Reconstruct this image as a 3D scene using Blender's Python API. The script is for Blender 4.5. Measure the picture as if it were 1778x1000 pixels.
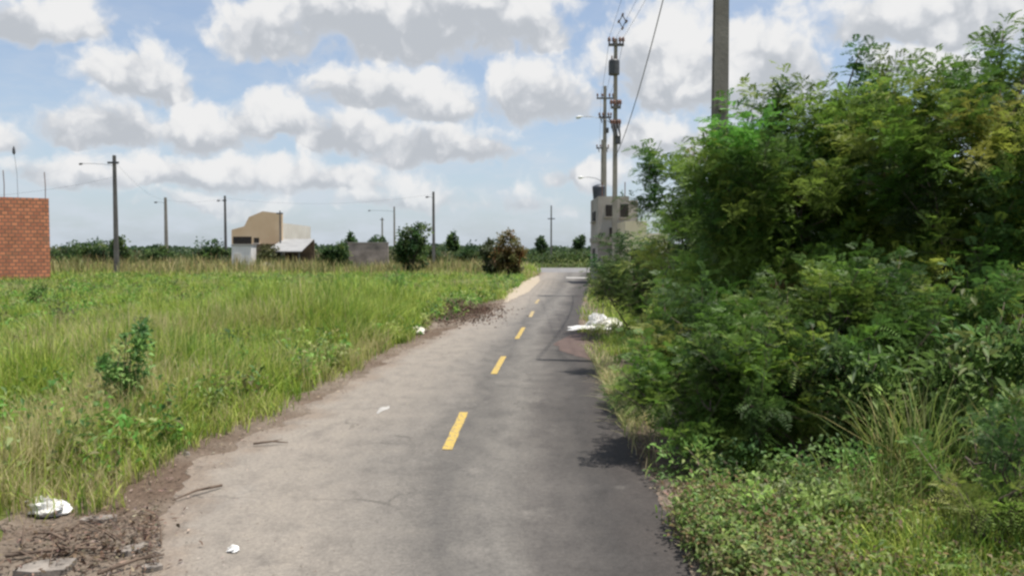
import bpy, math, random
import numpy as np
R = math.radians
rng = np.random.default_rng(7)
random.seed(7)
for o in list(bpy.data.objects): bpy.data.objects.remove(o)
scn = bpy.context.scene
COL = scn.collection

# ------------------------------------------------------------------ camera
CAM_H, FPX, HOR, PW, PH = 2.0, 1400.0, 437.0, 1778.0, 1000.0
PITCH = math.atan((PH/2-HOR)/FPX)                  # looking slightly down
cd = bpy.data.cameras.new('camera'); cam = bpy.data.objects.new('camera', cd); COL.objects.link(cam)
cd.sensor_width = 36.0; cd.lens = 36.0*FPX/PW; cd.clip_start = 0.1; cd.clip_end = 6000
cam.location = (0, 0, CAM_H); cam.rotation_euler = (R(90)-PITCH, 0, 0)
scn.camera = cam

# ------------------------------------------------------------------ light and exposure
SUN_AZ, SUN_EL = R(102), R(73)
sd = bpy.data.lights.new('sun', 'SUN'); sd.energy = 4.4; sd.angle = R(0.6); sd.color = (1.0, 0.95, 0.87)
sun = bpy.data.objects.new('sun', sd); COL.objects.link(sun)
sun.rotation_euler = (R(90)-SUN_EL, 0, math.pi-SUN_AZ)
scn.view_settings.view_transform = 'Standard'; scn.view_settings.look = 'None'
scn.view_settings.gamma = 1.0; scn.view_settings.use_curve_mapping = False
scn.view_settings.exposure = 0.5
scn.cycles.filter_width = 2.6                       # the photograph is a soft, low-resolution one
scn.cycles.max_bounces = 5; scn.cycles.transparent_max_bounces = 8
scn.cycles.transmission_bounces = 4; scn.cycles.diffuse_bounces = 2

def ray(px, py):
    x = (px-PW/2)/FPX; z = (PH/2-py)/FPX
    c, s = math.cos(PITCH), math.sin(PITCH)
    return (x, c+z*s, z*c-s)
def at(px, py, Y):                                  # a pixel's point at distance Y
    d = ray(px, py); k = Y/d[1]
    return (d[0]*k, Y, CAM_H+d[2]*k)
def gnd(px, py, z=0.0):                             # a pixel's point on the ground
    d = ray(px, py); k = (z-CAM_H)/d[2]
    return (d[0]*k, d[1]*k, z)
def azel(px, py):
    x, y, z = ray(px, py)
    return math.atan2(x, y), math.atan2(z, math.hypot(x, y))

# ------------------------------------------------------------------ sky: clear air plus a field of cumulus
world = bpy.data.worlds.new('World'); scn.world = world; world.use_nodes = True
NT = world.node_tree; NT.nodes.clear()
class N:                                            # small node-writing helper
    def __init__(s, nt): s.nt = nt
    def new(s, t, **k):
        n = s.nt.nodes.new(t)
        for a, v in k.items(): setattr(n, a, v)
        return n
    def put(s, sock, v):
        if isinstance(v, bpy.types.NodeSocket): s.nt.links.new(v, sock)
        elif v is not None: sock.default_value = v
    def m(s, op, a, b=None, c=None, clamp=False):
        n = s.new('ShaderNodeMath', operation=op, use_clamp=clamp)
        for i, v in enumerate((a, b, c)): s.put(n.inputs[i], v)
        return n.outputs[0]
    def v(s, op, a, b=None, c=None, scale=None):
        n = s.new('ShaderNodeVectorMath', operation=op)
        for i, x in enumerate((a, b, c)):
            if x is not None: s.put(n.inputs[i], x)
        if scale is not None: s.put(n.inputs['Scale'], scale)
        return n.outputs['Value'] if op in ('LENGTH', 'DOT_PRODUCT', 'DISTANCE') else n.outputs[0]
    def noise(s, vec, scale, detail=4, rough=0.55, dist=0.0, col=False):
        n = s.new('ShaderNodeTexNoise'); s.put(n.inputs['Vector'], vec)
        n.inputs['Scale'].default_value = scale; n.inputs['Detail'].default_value = detail
        n.inputs['Roughness'].default_value = rough; n.inputs['Distortion'].default_value = dist
        return n.outputs['Color' if col else 'Fac']
    def mix(s, f, a, b, blend='MIX'):
        n = s.new('ShaderNodeMix', data_type='RGBA', blend_type=blend)
        s.put(n.inputs[0], f); s.put(n.inputs[6], a); s.put(n.inputs[7], b)
        return n.outputs[2]
    def smooth(s, x, lo, hi, to0=0.0, to1=1.0):
        n = s.new('ShaderNodeMapRange', interpolation_type='SMOOTHSTEP')
        s.put(n.inputs[0], x)
        for i, q in enumerate((lo, hi, to0, to1)): n.inputs[i+1].default_value = q
        return n.outputs[0]
    def ramp(s, f, stops):
        n = s.new('ShaderNodeValToRGB'); e = n.color_ramp.elements
        while len(e) < len(stops): e.new(0.5)
        for q, (p, c) in zip(e, stops): q.position = p; q.color = (*c, 1)
        s.put(n.inputs[0], f); return n.outputs[0]
# cumulus heaps: pixel centre of the heap, half width, half height (pixels of a 1400 px focal length), weight
HEAPS = [(720, -20, 330, 150, 1.3), (470, 30, 120, 90, .9), (900, 30, 120, 80, .9), (670, 150, 180, 66, 1.0), (770, 175, 80, 48, .9), (240, 122, 122, 72, 1.1), (185, 205, 125, 62, 1.1),
         (350, 215, 110, 62, 1.05), (480, 205, 130, 56, 1.0), (600, 228, 130, 58, 1.0), (740, 185, 110, 48, .9), (770, 250, 180, 54, 1.0), (930, 150, 128, 76, 1.1),
         (1150, 90, 150, 125, 1.2), (1300, 110, 190, 115, 1.2), (1110, 235, 90, 60, 1.05), (1220, 230, 100, 60, 1.0), (1640, 10, 270, 75, 1.15), (1600, 95, 130, 60, .95),
         (30, 15, 230, 60, 1.0), (-20, 230, 80, 44, .9), (330, 290, 210, 46, .95), (560, 300, 170, 42, .9), (130, 292, 150, 40, .85), (700, 335, 170, 34, .7), (1010, 300, 100, 40, .7), (380, 345, 170, 30, .6), (900, 345, 130, 30, .55)]
def cloud_group():
    g = bpy.data.node_groups.new('cloud_density', 'ShaderNodeTree')
    g.interface.new_socket('p', in_out='INPUT', socket_type='NodeSocketVector')
    g.interface.new_socket('d', in_out='OUTPUT', socket_type='NodeSocketFloat'); g.interface.new_socket('body', in_out='OUTPUT', socket_type='NodeSocketFloat')
    k = N(g); gi = k.new('NodeGroupInput'); go = k.new('NodeGroupOutput')
    p = gi.outputs[0]
    w1 = k.v('SUBTRACT', k.noise(p, 9.0, 3, .5, col=True), (.5, .5, .5))
    w2 = k.v('SUBTRACT', k.noise(p, 34.0, 3, .55, col=True), (.5, .5, .5))
    q = k.v('ADD', p, k.v('SCALE', w1, scale=.055)); q = k.v('ADD', q, k.v('SCALE', w2, scale=.022))
    acc = None
    for px, py, rx, ry, w in HEAPS:
        rx *= .97; ry *= .96
        a, e = azel(px, py+ry*.35); ca = math.cos(a)
        d = k.v('SUBTRACT', q, (a, e, 0))
        d1 = k.v('MULTIPLY', d, (FPX/rx/ca, FPX/(ry*1.35)/ca, 0)); d2 = k.v('MULTIPLY', d1, (-1, -2.2, 0))
        l = k.v('LENGTH', k.v('MAXIMUM', d1, d2))
        f = k.m('MULTIPLY_ADD', l, -w, w)
        yy = k.new('ShaderNodeSeparateXYZ'); k.put(yy.inputs[0], d1); h = k.m('MULTIPLY', yy.outputs[1], w)
        if acc is None: acc, rel = f, h
        else:                                       # height within whichever heap is the nearer one
            sel = k.m('MULTIPLY_ADD', k.m('SUBTRACT', f, acc), 2.2, .5, clamp=True)
            rel = k.m('ADD', rel, k.m('MULTIPLY', sel, k.m('SUBTRACT', h, rel)))
            acc = k.m('SMOOTH_MAX', acc, f, .18)
    # cloud cover away from the heaps, thinner towards the zenith
    far = k.noise(k.v('MULTIPLY', p, (1, 1.6, 1)), 3.2, 4, .5)
    sx = k.new('ShaderNodeSeparateXYZ'); k.put(sx.inputs[0], p)
    side = k.smooth(k.m('ABSOLUTE', sx.outputs[0]), .62, .8)
    up = k.smooth(sx.outputs[1], .34, .46)
    farw = k.m('MULTIPLY', k.m('SUBTRACT', far, .50), 3.4)
    offv = k.m('MAXIMUM', side, up)
    acc = k.m('MAXIMUM', acc, k.m('ADD', farw, k.m('MULTIPLY_ADD', offv, 2.0, -2.0)))
    fb = k.noise(q, 17.0, 7, .62)
    vo = k.new('ShaderNodeTexVoronoi', feature='SMOOTH_F1'); k.put(vo.inputs['Vector'], q)
    vo.inputs['Scale'].default_value = 26.0; vo.inputs['Smoothness'].default_value = .6; vo.inputs['Detail'].default_value = 2.0
    vo.inputs['Roughness'].default_value = .5
    t = k.m('MULTIPLY_ADD', k.m('SUBTRACT', fb, .5), 1.35, acc)
    t = k.m('MULTIPLY_ADD', k.m('SUBTRACT', .42, vo.outputs['Distance']), .45, t)
    k.put(go.inputs[0], t); k.put(go.inputs[1], k.m('ADD', k.m('MULTIPLY_ADD', k.m('SUBTRACT', fb, .5), 1.5, rel), k.m('MULTIPLY', k.m('SUBTRACT', .42, vo.outputs['Distance']), .9)))
    return g
def build_sky():
    k = N(NT)
    out = k.new('ShaderNodeOutputWorld'); bg = k.new('ShaderNodeBackground')
    sky = k.new('ShaderNodeTexSky', sky_type='NISHITA', sun_disc=False)
    sky.sun_elevation = SUN_EL; sky.sun_rotation = SUN_AZ; sky.altitude = 100
    sky.air_density = 1.0; sky.dust_density = 1.6; sky.ozone_density = 1.2
    tc = k.new('ShaderNodeTexCoord'); g = tc.outputs['Generated']
    xyz = k.new('ShaderNodeSeparateXYZ'); k.put(xyz.inputs[0], g)
    az = k.m('ARCTAN2', xyz.outputs[0], xyz.outputs[1]); el = k.m('ARCSINE', xyz.outputs[2])
    cp = k.new('ShaderNodeCombineXYZ'); k.put(cp.inputs[0], az); k.put(cp.inputs[1], el)
    p = cp.outputs[0]
    grp = cloud_group()
    def dens(v):
        n = k.new('ShaderNodeGroup', node_tree=grp); k.put(n.inputs[0], v); return n.outputs
    o = dens(p); d0 = o[0]
    alpha = k.smooth(d0, -.18, .28)
    occ = k.m('MULTIPLY', k.smooth(o[1], .16, -.62), k.smooth(d0, -.25, .35, .45, 1.0))
    body = k.ramp(occ, [(0.0, (1.0, 1.0, 1.0)), (.3, (.92, .93, .945)), (.65, (.755, .78, .82)), (1.0, (.60, .635, .685))])
    cl = k.v('SCALE', body, scale=CLOUD)
    # thin veil and low haze bands
    veil = k.smooth(k.noise(k.v('MULTIPLY', p, (1, 2.8, 1)), 9.0, 6, .6), .40, .68)
    low = k.smooth(el, .02, .26, 1.0, .25)
    sk = k.mix(1.0, sky.outputs[0], (*SKYTINT, 1), 'MULTIPLY')
    sk = k.mix(k.m('MULTIPLY', k.m('MULTIPLY', veil, low), .72), sk, (CLOUD*.80, CLOUD*.83, CLOUD*.87, 1))
    sk = k.mix(.27, sk, (CLOUD*.72, CLOUD*.80, CLOUD*.92, 1))
    hz = k.smooth(el, .0, .22, .42, 0.0)
    sk = k.mix(hz, sk, (CLOUD*.68, CLOUD*.79, CLOUD*.93, 1))
    alpha = k.m('MULTIPLY', alpha, k.smooth(el, .0, .10, .35, 1.0))
    res = k.mix(alpha, sk, cl)
    k.put(bg.inputs[0], res); bg.inputs[1].default_value = 0.1
    NT.links.new(bg.outputs[0], out.inputs[0])
CLOUD = 6.1; SKYTINT = (1.0, 1.03, 1.06)
build_sky()
world.cycles.sampling_method = 'MANUAL'; world.cycles.sample_map_resolution = 512

# ------------------------------------------------------------------ materials
def make_mat(name, build, disp=None):
    m = bpy.data.materials.new(name); m.use_nodes = True
    nt = m.node_tree; nt.nodes.clear(); k = N(nt)
    out = k.new('ShaderNodeOutputMaterial'); b = k.new('ShaderNodeBsdfPrincipled')
    nt.links.new(b.outputs[0], out.inputs[0])
    build(k, b, out)
    return m
def pos(k): return k.new('ShaderNodeTexCoord').outputs['Object']
def wpos(k): return k.new('ShaderNodeNewGeometry').outputs['Position']
def bump(k, b, h, strength=.4, dist=.02):
    n = k.new('ShaderNodeBump'); n.inputs['Strength'].default_value = strength; n.inputs['Distance'].default_value = dist
    k.put(n.inputs['Height'], h); k.put(b.inputs['Normal'], n.outputs[0])
def plain(name, c1, c2, scale=4.0, rough=.8, metal=0.0, bmp=.3, bscale=None):
    def f(k, b, out):
        n = k.noise(wpos(k), scale, 5, .6)
        k.put(b.inputs['Base Color'], k.ramp(n, [(.3, c1), (.7, c2)]))
        b.inputs['Roughness'].default_value = rough; b.inputs['Metallic'].default_value = metal
        bump(k, b, k.noise(wpos(k), bscale or scale*6, 4), bmp, .01)
    return make_mat(name, f)
def leafy(name, trans=.35, rough=.55, spec=.3):     # leaf colour is carried per leaf in the mesh
    def f(k, b, out):
        at_ = k.new('ShaderNodeAttribute', attribute_name='col')
        n = k.noise(wpos(k), 9.0, 3)
        hsv = k.new('ShaderNodeHueSaturation'); k.put(hsv.inputs['Color'], at_.outputs['Color'])
        k.put(hsv.inputs['Value'], k.m('MULTIPLY_ADD', n, .5, .75))
        c = hsv.outputs[0]
        k.put(b.inputs['Base Color'], c); b.inputs['Roughness'].default_value = rough
        b.inputs['Specular IOR Level'].default_value = spec
        t = k.new('ShaderNodeBsdfTranslucent'); k.put(t.inputs[0], k.mix(.6, c, (.75, 1.0, .30, 1), 'MULTIPLY'))
        hs2 = k.new('ShaderNodeHueSaturation'); hs2.inputs['Value'].default_value = 1.7; k.put(hs2.inputs['Color'], c); k.put(t.inputs[0], hs2.outputs[0])
        mx = k.new('ShaderNodeMixShader'); mx.inputs[0].default_value = trans
        k.nt.links.new(b.outputs[0], mx.inputs[1]); k.nt.links.new(t.outputs[0], mx.inputs[2])
        k.nt.links.new(mx.outputs[0], out.inputs[0])
    return make_mat(name, f)
LEAF = leafy('leaf'); GRASS = leafy('grass_blade', .3, .6, .25); DRY = leafy('dry_matter', .12, .85, .1)

def f_asphalt(k, b, out):
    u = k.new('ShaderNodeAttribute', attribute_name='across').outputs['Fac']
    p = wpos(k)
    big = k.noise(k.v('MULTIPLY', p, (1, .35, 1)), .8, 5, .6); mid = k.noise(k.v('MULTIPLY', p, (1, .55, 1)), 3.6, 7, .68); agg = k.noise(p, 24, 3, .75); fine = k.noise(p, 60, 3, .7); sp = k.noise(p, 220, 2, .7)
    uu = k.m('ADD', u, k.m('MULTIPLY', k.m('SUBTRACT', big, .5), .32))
    c = k.ramp(uu, [(.0, (.248, .220, .190)), (.25, (.232, .208, .181)), (.42, (.182, .167, .150)), (.54, (.112, .105, .098)), (.67, (.154, .144, .132)), (.76, (.100, .092, .086)), (.86, (.056, .052, .050)), (1.0, (.060, .052, .049))])  # right end: darker asphalt, with the shrubs' shadow on the road painted in
    c = k.mix(k.m('MULTIPLY', k.smooth(k.m('ADD', u, k.m('MULTIPLY', k.m('SUBTRACT', k.noise(p, 1.7, 6, .7), .5), .28)), .11, .0), .8), c, (.205, .165, .132, 1))
    c = k.mix(1.0, c, k.ramp(mid, [(.25, (.68, .68, .69)), (.5, (1, 1, 1)), (.8, (1.18, 1.17, 1.14))]), 'MULTIPLY')
    # pale worn patches and dark oil smears in the middle lane
    pale = k.smooth(k.noise(k.v('MULTIPLY', p, (1.2, .8, 1)), 1.6, 4, .6), .58, .72)
    c = k.mix(k.m('MULTIPLY', pale, .30), c, (.27, .25, .225, 1))
    dk = k.smooth(k.noise(k.v('ADD', k.v('MULTIPLY', p, (.7, 1.3, 1)), (7, 3, 0)), 1.3, 5, .65), .57, .75)
    c = k.mix(k.m('MULTIPLY', dk, .35), c, (.075, .070, .068, 1))
    c = k.mix(1.0, c, k.ramp(agg, [(.3, (.82, .82, .82)), (.5, (1, 1, 1)), (.7, (1.16, 1.16, 1.15))]), 'MULTIPLY')
    c = k.mix(1.0, c, k.ramp(fine, [(.3, (.80, .80, .80)), (.7, (1.10, 1.10, 1.09))]), 'MULTIPLY')
    c = k.mix(1.0, c, k.ramp(sp, [(.35, (.80, .80, .80)), (.65, (1.18, 1.17, 1.15))]), 'MULTIPLY')
    # hair cracks
    vo = k.new('ShaderNodeTexVoronoi', feature='DISTANCE_TO_EDGE'); k.put(vo.inputs['Vector'], k.v('ADD', p, k.v('SCALE', k.noise(p, 2.2, 4, col=True), scale=.5)))
    vo.inputs['Scale'].default_value = .55
    crack = k.m('MULTIPLY', k.smooth(vo.outputs['Distance'], .0, .012, 1, 0), k.smooth(k.noise(p, .6, 2), .5, .6))
    c = k.mix(k.m('MULTIPLY', crack, .5), c, (.05, .045, .04, 1))
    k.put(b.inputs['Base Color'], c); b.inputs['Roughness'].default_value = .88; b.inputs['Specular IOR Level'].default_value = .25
    bump(k, b, k.m('ADD', k.m('MULTIPLY', sp, .7), k.m('MULTIPLY', fine, .6)), .5, .008)
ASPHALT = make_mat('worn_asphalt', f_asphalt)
def f_soil(k, b, out):
    p = wpos(k); n = k.noise(p, 1.1, 6, .65); f = k.noise(p, 26, 4, .7); g = k.noise(p, .35, 4)
    c = k.ramp(n, [(.25, (.125, .098, .076)), (.5, (.20, .165, .132)), (.75, (.27, .228, .185))])
    c = k.mix(k.smooth(g, .45, .62), c, (.13, .095, .072, 1))
    c = k.mix(1.0, c, k.ramp(f, [(.3, (.62, .60, .58)), (.7, (1.2, 1.2, 1.2))]), 'MULTIPLY')
    k.put(b.inputs['Base Color'], c); b.inputs['Roughness'].default_value = .95; b.inputs['Specular IOR Level'].default_value = .1
    bump(k, b, f, .8, .03)
def f_field(k, b, out):
    p = wpos(k); n = k.noise(p, .16, 5, .6); f = k.noise(p, 9, 5, .7); g = k.noise(p, .03, 4)
    c = k.ramp(n, [(.3, (.080, .110, .028)), (.5, (.115, .140, .040)), (.72, (.185, .170, .075))])
    c = k.mix(k.smooth(g, .45, .7), c, (.075, .10, .028, 1))
    c = k.mix(1.0, c, k.ramp(f, [(.3, (.6, .6, .6)), (.7, (1.25, 1.25, 1.25))]), 'MULTIPLY')
    k.put(b.inputs['Base Color'], c); b.inputs['Roughness'].default_value = 1; b.inputs['Specular IOR Level'].default_value = .05
    bump(k, b, f, 1, .05)
SOIL = make_mat('bare_soil', f_soil); FIELD = make_mat('field_soil', f_field)
SAND = plain('pale_sand', (.29, .24, .175), (.41, .345, .265), 3.0, .95, bmp=.6)
REDDIRT = plain('reddish_dirt', (.070, .046, .040), (.115, .078, .066), 5.0, .95, bmp=.8)
def f_paint(k, b, out):
    p = wpos(k); w = k.smooth(k.noise(p, 30, 5, .8), .38, .54); w = k.m('MULTIPLY', w, k.smooth(k.noise(p, 5, 3), .2, .45, .55, 1))
    k.put(b.inputs['Base Color'], k.mix(w, (.17, .15, .12, 1), (.50, .345, .06, 1))); b.inputs['Roughness'].default_value = .7
    bump(k, b, k.noise(p, 200, 2), .3, .004)
YELLOW = make_mat('yellow_road_paint', f_paint)
WORNYEL = plain('worn_yellow_paint', (.20, .175, .13), (.50, .36, .13), 9, .8)
WHITEPAINT = plain('white_road_paint', (.26, .25, .23), (.46, .44, .41), 8, .7)
CONC = plain('weathered_concrete', (.21, .185, .155), (.335, .305, .26), 1.6, .9, bmp=.4, bscale=14)
MCONC = plain('aged_concrete', (.15, .132, .11), (.25, .225, .19), 1.6, .9, bmp=.4, bscale=14)
DCONC = plain('dark_weathered_concrete', (.10, .092, .085), (.17, .16, .15), 1.6, .9, bmp=.4)
STEEL = plain('galvanised_steel', (.20, .205, .21), (.32, .325, .33), 6, .5, .5, .1)
DSTEEL = plain('dark_steel', (.055, .056, .06), (.095, .095, .10), 6, .55, .3, .1)
CABLE = plain('black_cable', (.03, .03, .032), (.05, .05, .052), 6, .6)
PORC = plain('brown_porcelain', (.10, .045, .03), (.17, .08, .05), 6, .3)
LAMPW = plain('pale_lamp_housing', (.62, .62, .60), (.76, .76, .74), 8, .5, 0, .1)
WHITEPL = plain('white_plastic_film', (.46, .44, .40), (.78, .78, .77), 9, .45, 0, .4, 40)
CREAMPL = plain('cream_plastic_film', (.62, .60, .50), (.76, .74, .66), 12, .5, 0, .4, 40)
BARK = plain('grey_brown_bark', (.075, .055, .040), (.15, .115, .085), 9, .9, 0, .8, 40)
TWIG = plain('dead_twig', (.085, .058, .042), (.18, .13, .095), 9, .9, 0, .6, 60)
BEIGE = plain('beige_plaster', (.60, .42, .255), (.70, .52, .34), .5, .9, 0, .2)
PALEPL = plain('pale_plaster', (.52, .48, .41), (.64, .60, .53), .6, .9, 0, .2)
WHITEWALL = plain('whitewash', (.60, .585, .56), (.74, .72, .70), .9, .9, 0, .2)
SHEET = plain('fibre_cement_sheet', (.22, .22, .22), (.31, .31, .305), 1.4, .85, 0, .2)
GREYPL = plain('grey_render', (.25, .225, .20), (.40, .37, .335), .7, .95, 0, .4)
CREAM = plain('cream_plaster', (.58, .49, .34), (.70, .62, .47), .7, .9, 0, .2)
DARKIN = plain('dark_interior', (.018, .015, .013), (.035, .03, .026), 3, .95)
WOODD = plain('brown_boards', (.085, .055, .035), (.14, .095, .06), 3, .8)
TANK = plain('dark_tank_plastic', (.025, .032, .045), (.05, .058, .075), 5, .5)
RUST = plain('rusty_rebar', (.10, .045, .03), (.17, .08, .05), 20, .8)
STONE = plain('broken_pavement', (.12, .105, .09), (.29, .255, .22), 9, .95, 0, .8, 30)
BIRD = plain('dark_feather', (.03, .03, .032), (.06, .055, .055), 20, .8)
def f_brick(k, b, out):
    uv = k.new('ShaderNodeAttribute', attribute_name='wall_uv').outputs['Vector']
    br = k.new('ShaderNodeTexBrick', offset=.5); k.put(br.inputs['Vector'], uv)
    br.inputs['Scale'].default_value = 1.0; br.inputs['Brick Width'].default_value = .30; br.inputs['Row Height'].default_value = .20
    br.inputs['Mortar Size'].default_value = .032; br.inputs['Mortar Smooth'].default_value = .3; br.inputs['Bias'].default_value = 0
    br.inputs['Color1'].default_value = (.66, .245, .125, 1); br.inputs['Color2'].default_value = (.42, .145, .08, 1); br.inputs['Mortar'].default_value = (.22, .125, .085, 1)
    c = k.mix(1.0, br.outputs['Color'], k.ramp(k.noise(uv, 1.3, 6, .72), [(.32, (.72, .74, .72)), (.5, (1, 1, 1)), (.68, (1.15, 1.1, 1.06))]), 'MULTIPLY')
    c = k.mix(k.m('MULTIPLY', k.smooth(k.noise(k.v('ADD', uv, (5, 2, 0)), .7, 5, .7), .55, .70), .4), c, (.26, .18, .11, 1))
    c = k.mix(1.0, c, k.ramp(k.noise(uv, 16, 3, .7), [(.3, (.82, .82, .82)), (.7, (1.15, 1.15, 1.15))]), 'MULTIPLY')
    k.put(b.inputs['Base Color'], c); b.inputs['Roughness'].default_value = .92
    bump(k, b, br.outputs['Fac'], -.6, .02)
BRICK = make_mat('hollow_clay_brick', f_brick)

# ------------------------------------------------------------------ object helpers
def tag(o, label=None, cat=None, group=None, kind=None):
    if label: o['label'] = label
    if cat: o['category'] = cat
    if group: o['group'] = group
    if kind: o['kind'] = kind
    return o
def thing(name, label, cat, loc=(0, 0, 0), group=None):
    o = bpy.data.objects.new(name, None); COL.objects.link(o); o.location = loc; o.empty_display_size = .2
    return tag(o, label, cat, group)
def origin(o):
    v = np.zeros(3)
    while o is not None: v += np.array(o.location); o = o.parent
    return v
class MB:                                           # collects shapes in world coordinates; build() links ONE mesh
    def __init__(s): s.v = []; s.f = []
    def add(s, vs, fs):
        n = len(s.v); s.v += [tuple(p) for p in vs]; s.f += [tuple(i+n for i in f) for f in fs]; return s
    def box(s, c, size, rz=0.0, ax=None):
        hx, hy, hz = size[0]/2, size[1]/2, size[2]/2
        cs, sn = math.cos(rz), math.sin(rz); vs = []
        for z in (-hz, hz):
            for x, y in ((-hx, -hy), (hx, -hy), (hx, hy), (-hx, hy)):
                vs.append((c[0]+x*cs-y*sn, c[1]+x*sn+y*cs, c[2]+z))
        return s.add(vs, [(3, 2, 1, 0), (4, 5, 6, 7), (0, 1, 5, 4), (1, 2, 6, 5), (2, 3, 7, 6), (3, 0, 4, 7)])
    def tube(s, pts, rad, n=8, cap=True):
        pts = [np.array(p, float) for p in pts]
        if not hasattr(rad, '__len__'): rad = [rad]*len(pts)
        vs = []; u = None
        for i, p in enumerate(pts):
            t = pts[min(i+1, len(pts)-1)]-pts[max(i-1, 0)]; t = t/(np.linalg.norm(t)+1e-9)
            if u is None:
                a = np.array((0, 0, 1.)) if abs(t[2]) < .9 else np.array((1., 0, 0)); u = np.cross(a, t)
            u = u-t*np.dot(u, t); u = u/(np.linalg.norm(u)+1e-9); w = np.cross(t, u)
            for j in range(n):
                a = 2*math.pi*j/n; vs.append(p+rad[i]*(math.cos(a)*u+math.sin(a)*w))
        fs = [(i*n+j, i*n+(j+1) % n, (i+1)*n+(j+1) % n, (i+1)*n+j) for i in range(len(pts)-1) for j in range(n)]
        if cap: fs += [tuple(range(n-1, -1, -1)), tuple((len(pts)-1)*n+j for j in range(n))]
        return s.add(vs, fs)
    def prism(s, poly, d):                          # closed polygon (3-D points) pushed along vector d
        n = len(poly); a = [np.array(p, float) for p in poly]; b = [p+np.array(d, float) for p in a]
        return s.add(a+b, [tuple(range(n)), tuple(range(2*n-1, n-1, -1))]+[(i, n+i, n+(i+1) % n, (i+1) % n) for i in range(n)])
    def build(s, name, m, parent=None, smooth=False):
        return link_mesh(name, np.array(s.v), s.f, m, parent, smooth)
def link_mesh(name, V, F, m, parent=None, smooth=False):
    off = origin(parent) if parent is not None else np.zeros(3)
    me = bpy.data.meshes.new(name); me.from_pydata((np.asarray(V)-off).tolist(), [], F); me.update()
    if smooth: me.polygons.foreach_set('use_smooth', [True]*len(me.polygons))
    me.materials.append(m)
    o = bpy.data.objects.new(name, me); COL.objects.link(o)
    if parent is not None: o.parent = parent
    return o
def fast_mesh(name, V, F, colr, m, parent=None):
    """V (n,3), F (k,4) or (k,3) with all faces the same size, colr (n,3) leaf colour"""
    off = origin(parent) if parent is not None else np.zeros(3)
    V = (V-off).astype(np.float32); k, s = F.shape
    me = bpy.data.meshes.new(name)
    me.vertices.add(len(V)); me.vertices.foreach_set('co', V.ravel())
    me.loops.add(k*s); me.loops.foreach_set('vertex_index', F.ravel().astype(np.int32))
    me.polygons.add(k); me.polygons.foreach_set('loop_start', (np.arange(k)*s).astype(np.int32))
    me.update(calc_edges=True)
    a = me.attributes.new('col', 'FLOAT_COLOR', 'POINT')
    a.data.foreach_set('color', np.concatenate([colr, np.ones((len(V), 1))], 1).astype(np.float32).ravel())
    me.materials.append(m); o = bpy.data.objects.new(name, me); COL.objects.link(o)
    if parent is not None: o.parent = parent
    return o

# ------------------------------------------------------------------ plant helpers (numpy)
def unit(v): return v/(np.linalg.norm(v, axis=-1, keepdims=True)+1e-9)
def vnoise(x, y, seed=0):
    xi = np.floor(x).astype(np.int64); yi = np.floor(y).astype(np.int64); fx = x-xi; fy = y-yi
    fx = fx*fx*(3-2*fx); fy = fy*fy*(3-2*fy)
    def h(a, b):
        q = np.sin(a*127.1+b*311.7+seed*74.7)*43758.5453; return q-np.floor(q)
    return (h(xi, yi)*(1-fx)+h(xi+1, yi)*fx)*(1-fy)+(h(xi, yi+1)*(1-fx)+h(xi+1, yi+1)*fx)*fy
def fbm2(x, y, seed=0): return (vnoise(x, y, seed)*.55+vnoise(x*2.1, y*2.1, seed+3)*.28+vnoise(x*4.3, y*4.3, seed+7)*.17)
def blades(base, h, lean, w, colr):
    n = len(base); a = rng.uniform(0, 2*np.pi, n); dh = np.stack([np.cos(a), np.sin(a), np.zeros(n)], 1)
    b = a+np.pi/2+rng.normal(0, .5, n); wd = np.stack([np.cos(b), np.sin(b), np.zeros(n)], 1)
    V = []
    for t, ww in ((0, .8), (.5, 1.0), (.85, .6), (1.0, .06)):
        c = base+dh*(lean*h*t**2)[:, None]; c = c.copy(); c[:, 2] += h*(t-.28*lean*t**2)
        V += [c-wd*(w*ww*.5)[:, None], c+wd*(w*ww*.5)[:, None]]
    V = np.stack(V, 1).reshape(-1, 3); o = (np.arange(n)*8)[:, None, None]
    F = (np.array([[0, 1, 3, 2], [2, 3, 5, 4], [4, 5, 7, 6]])[None]+o).reshape(-1, 4)
    return V, F, np.repeat(colr, 8, 0)
def leaves(base, axis, L, W, colr, fold=.25, droop=.25):
    n = len(base); axis = unit(axis); r = unit(rng.normal(0, 1, (n, 3))); side = unit(np.cross(axis, r*.6+np.array([0, 0, 1.]))); nor = np.cross(side, axis)
    L = np.broadcast_to(L, n)[:, None]; W = np.broadcast_to(W, n)[:, None]
    m = base+axis*L*.45; tip = base+axis*L-np.array([0, 0, 1.])*L*droop
    V = np.stack([base, m-side*W*.5+nor*W*fold, tip, m+side*W*.5+nor*W*fold], 1).reshape(-1, 3)
    o = (np.arange(n)*4)[:, None, None]
    F = (np.array([[0, 1, 2], [0, 2, 3]])[None]+o).reshape(-1, 3)
    return V, F, np.repeat(colr, 4, 0)
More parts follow.
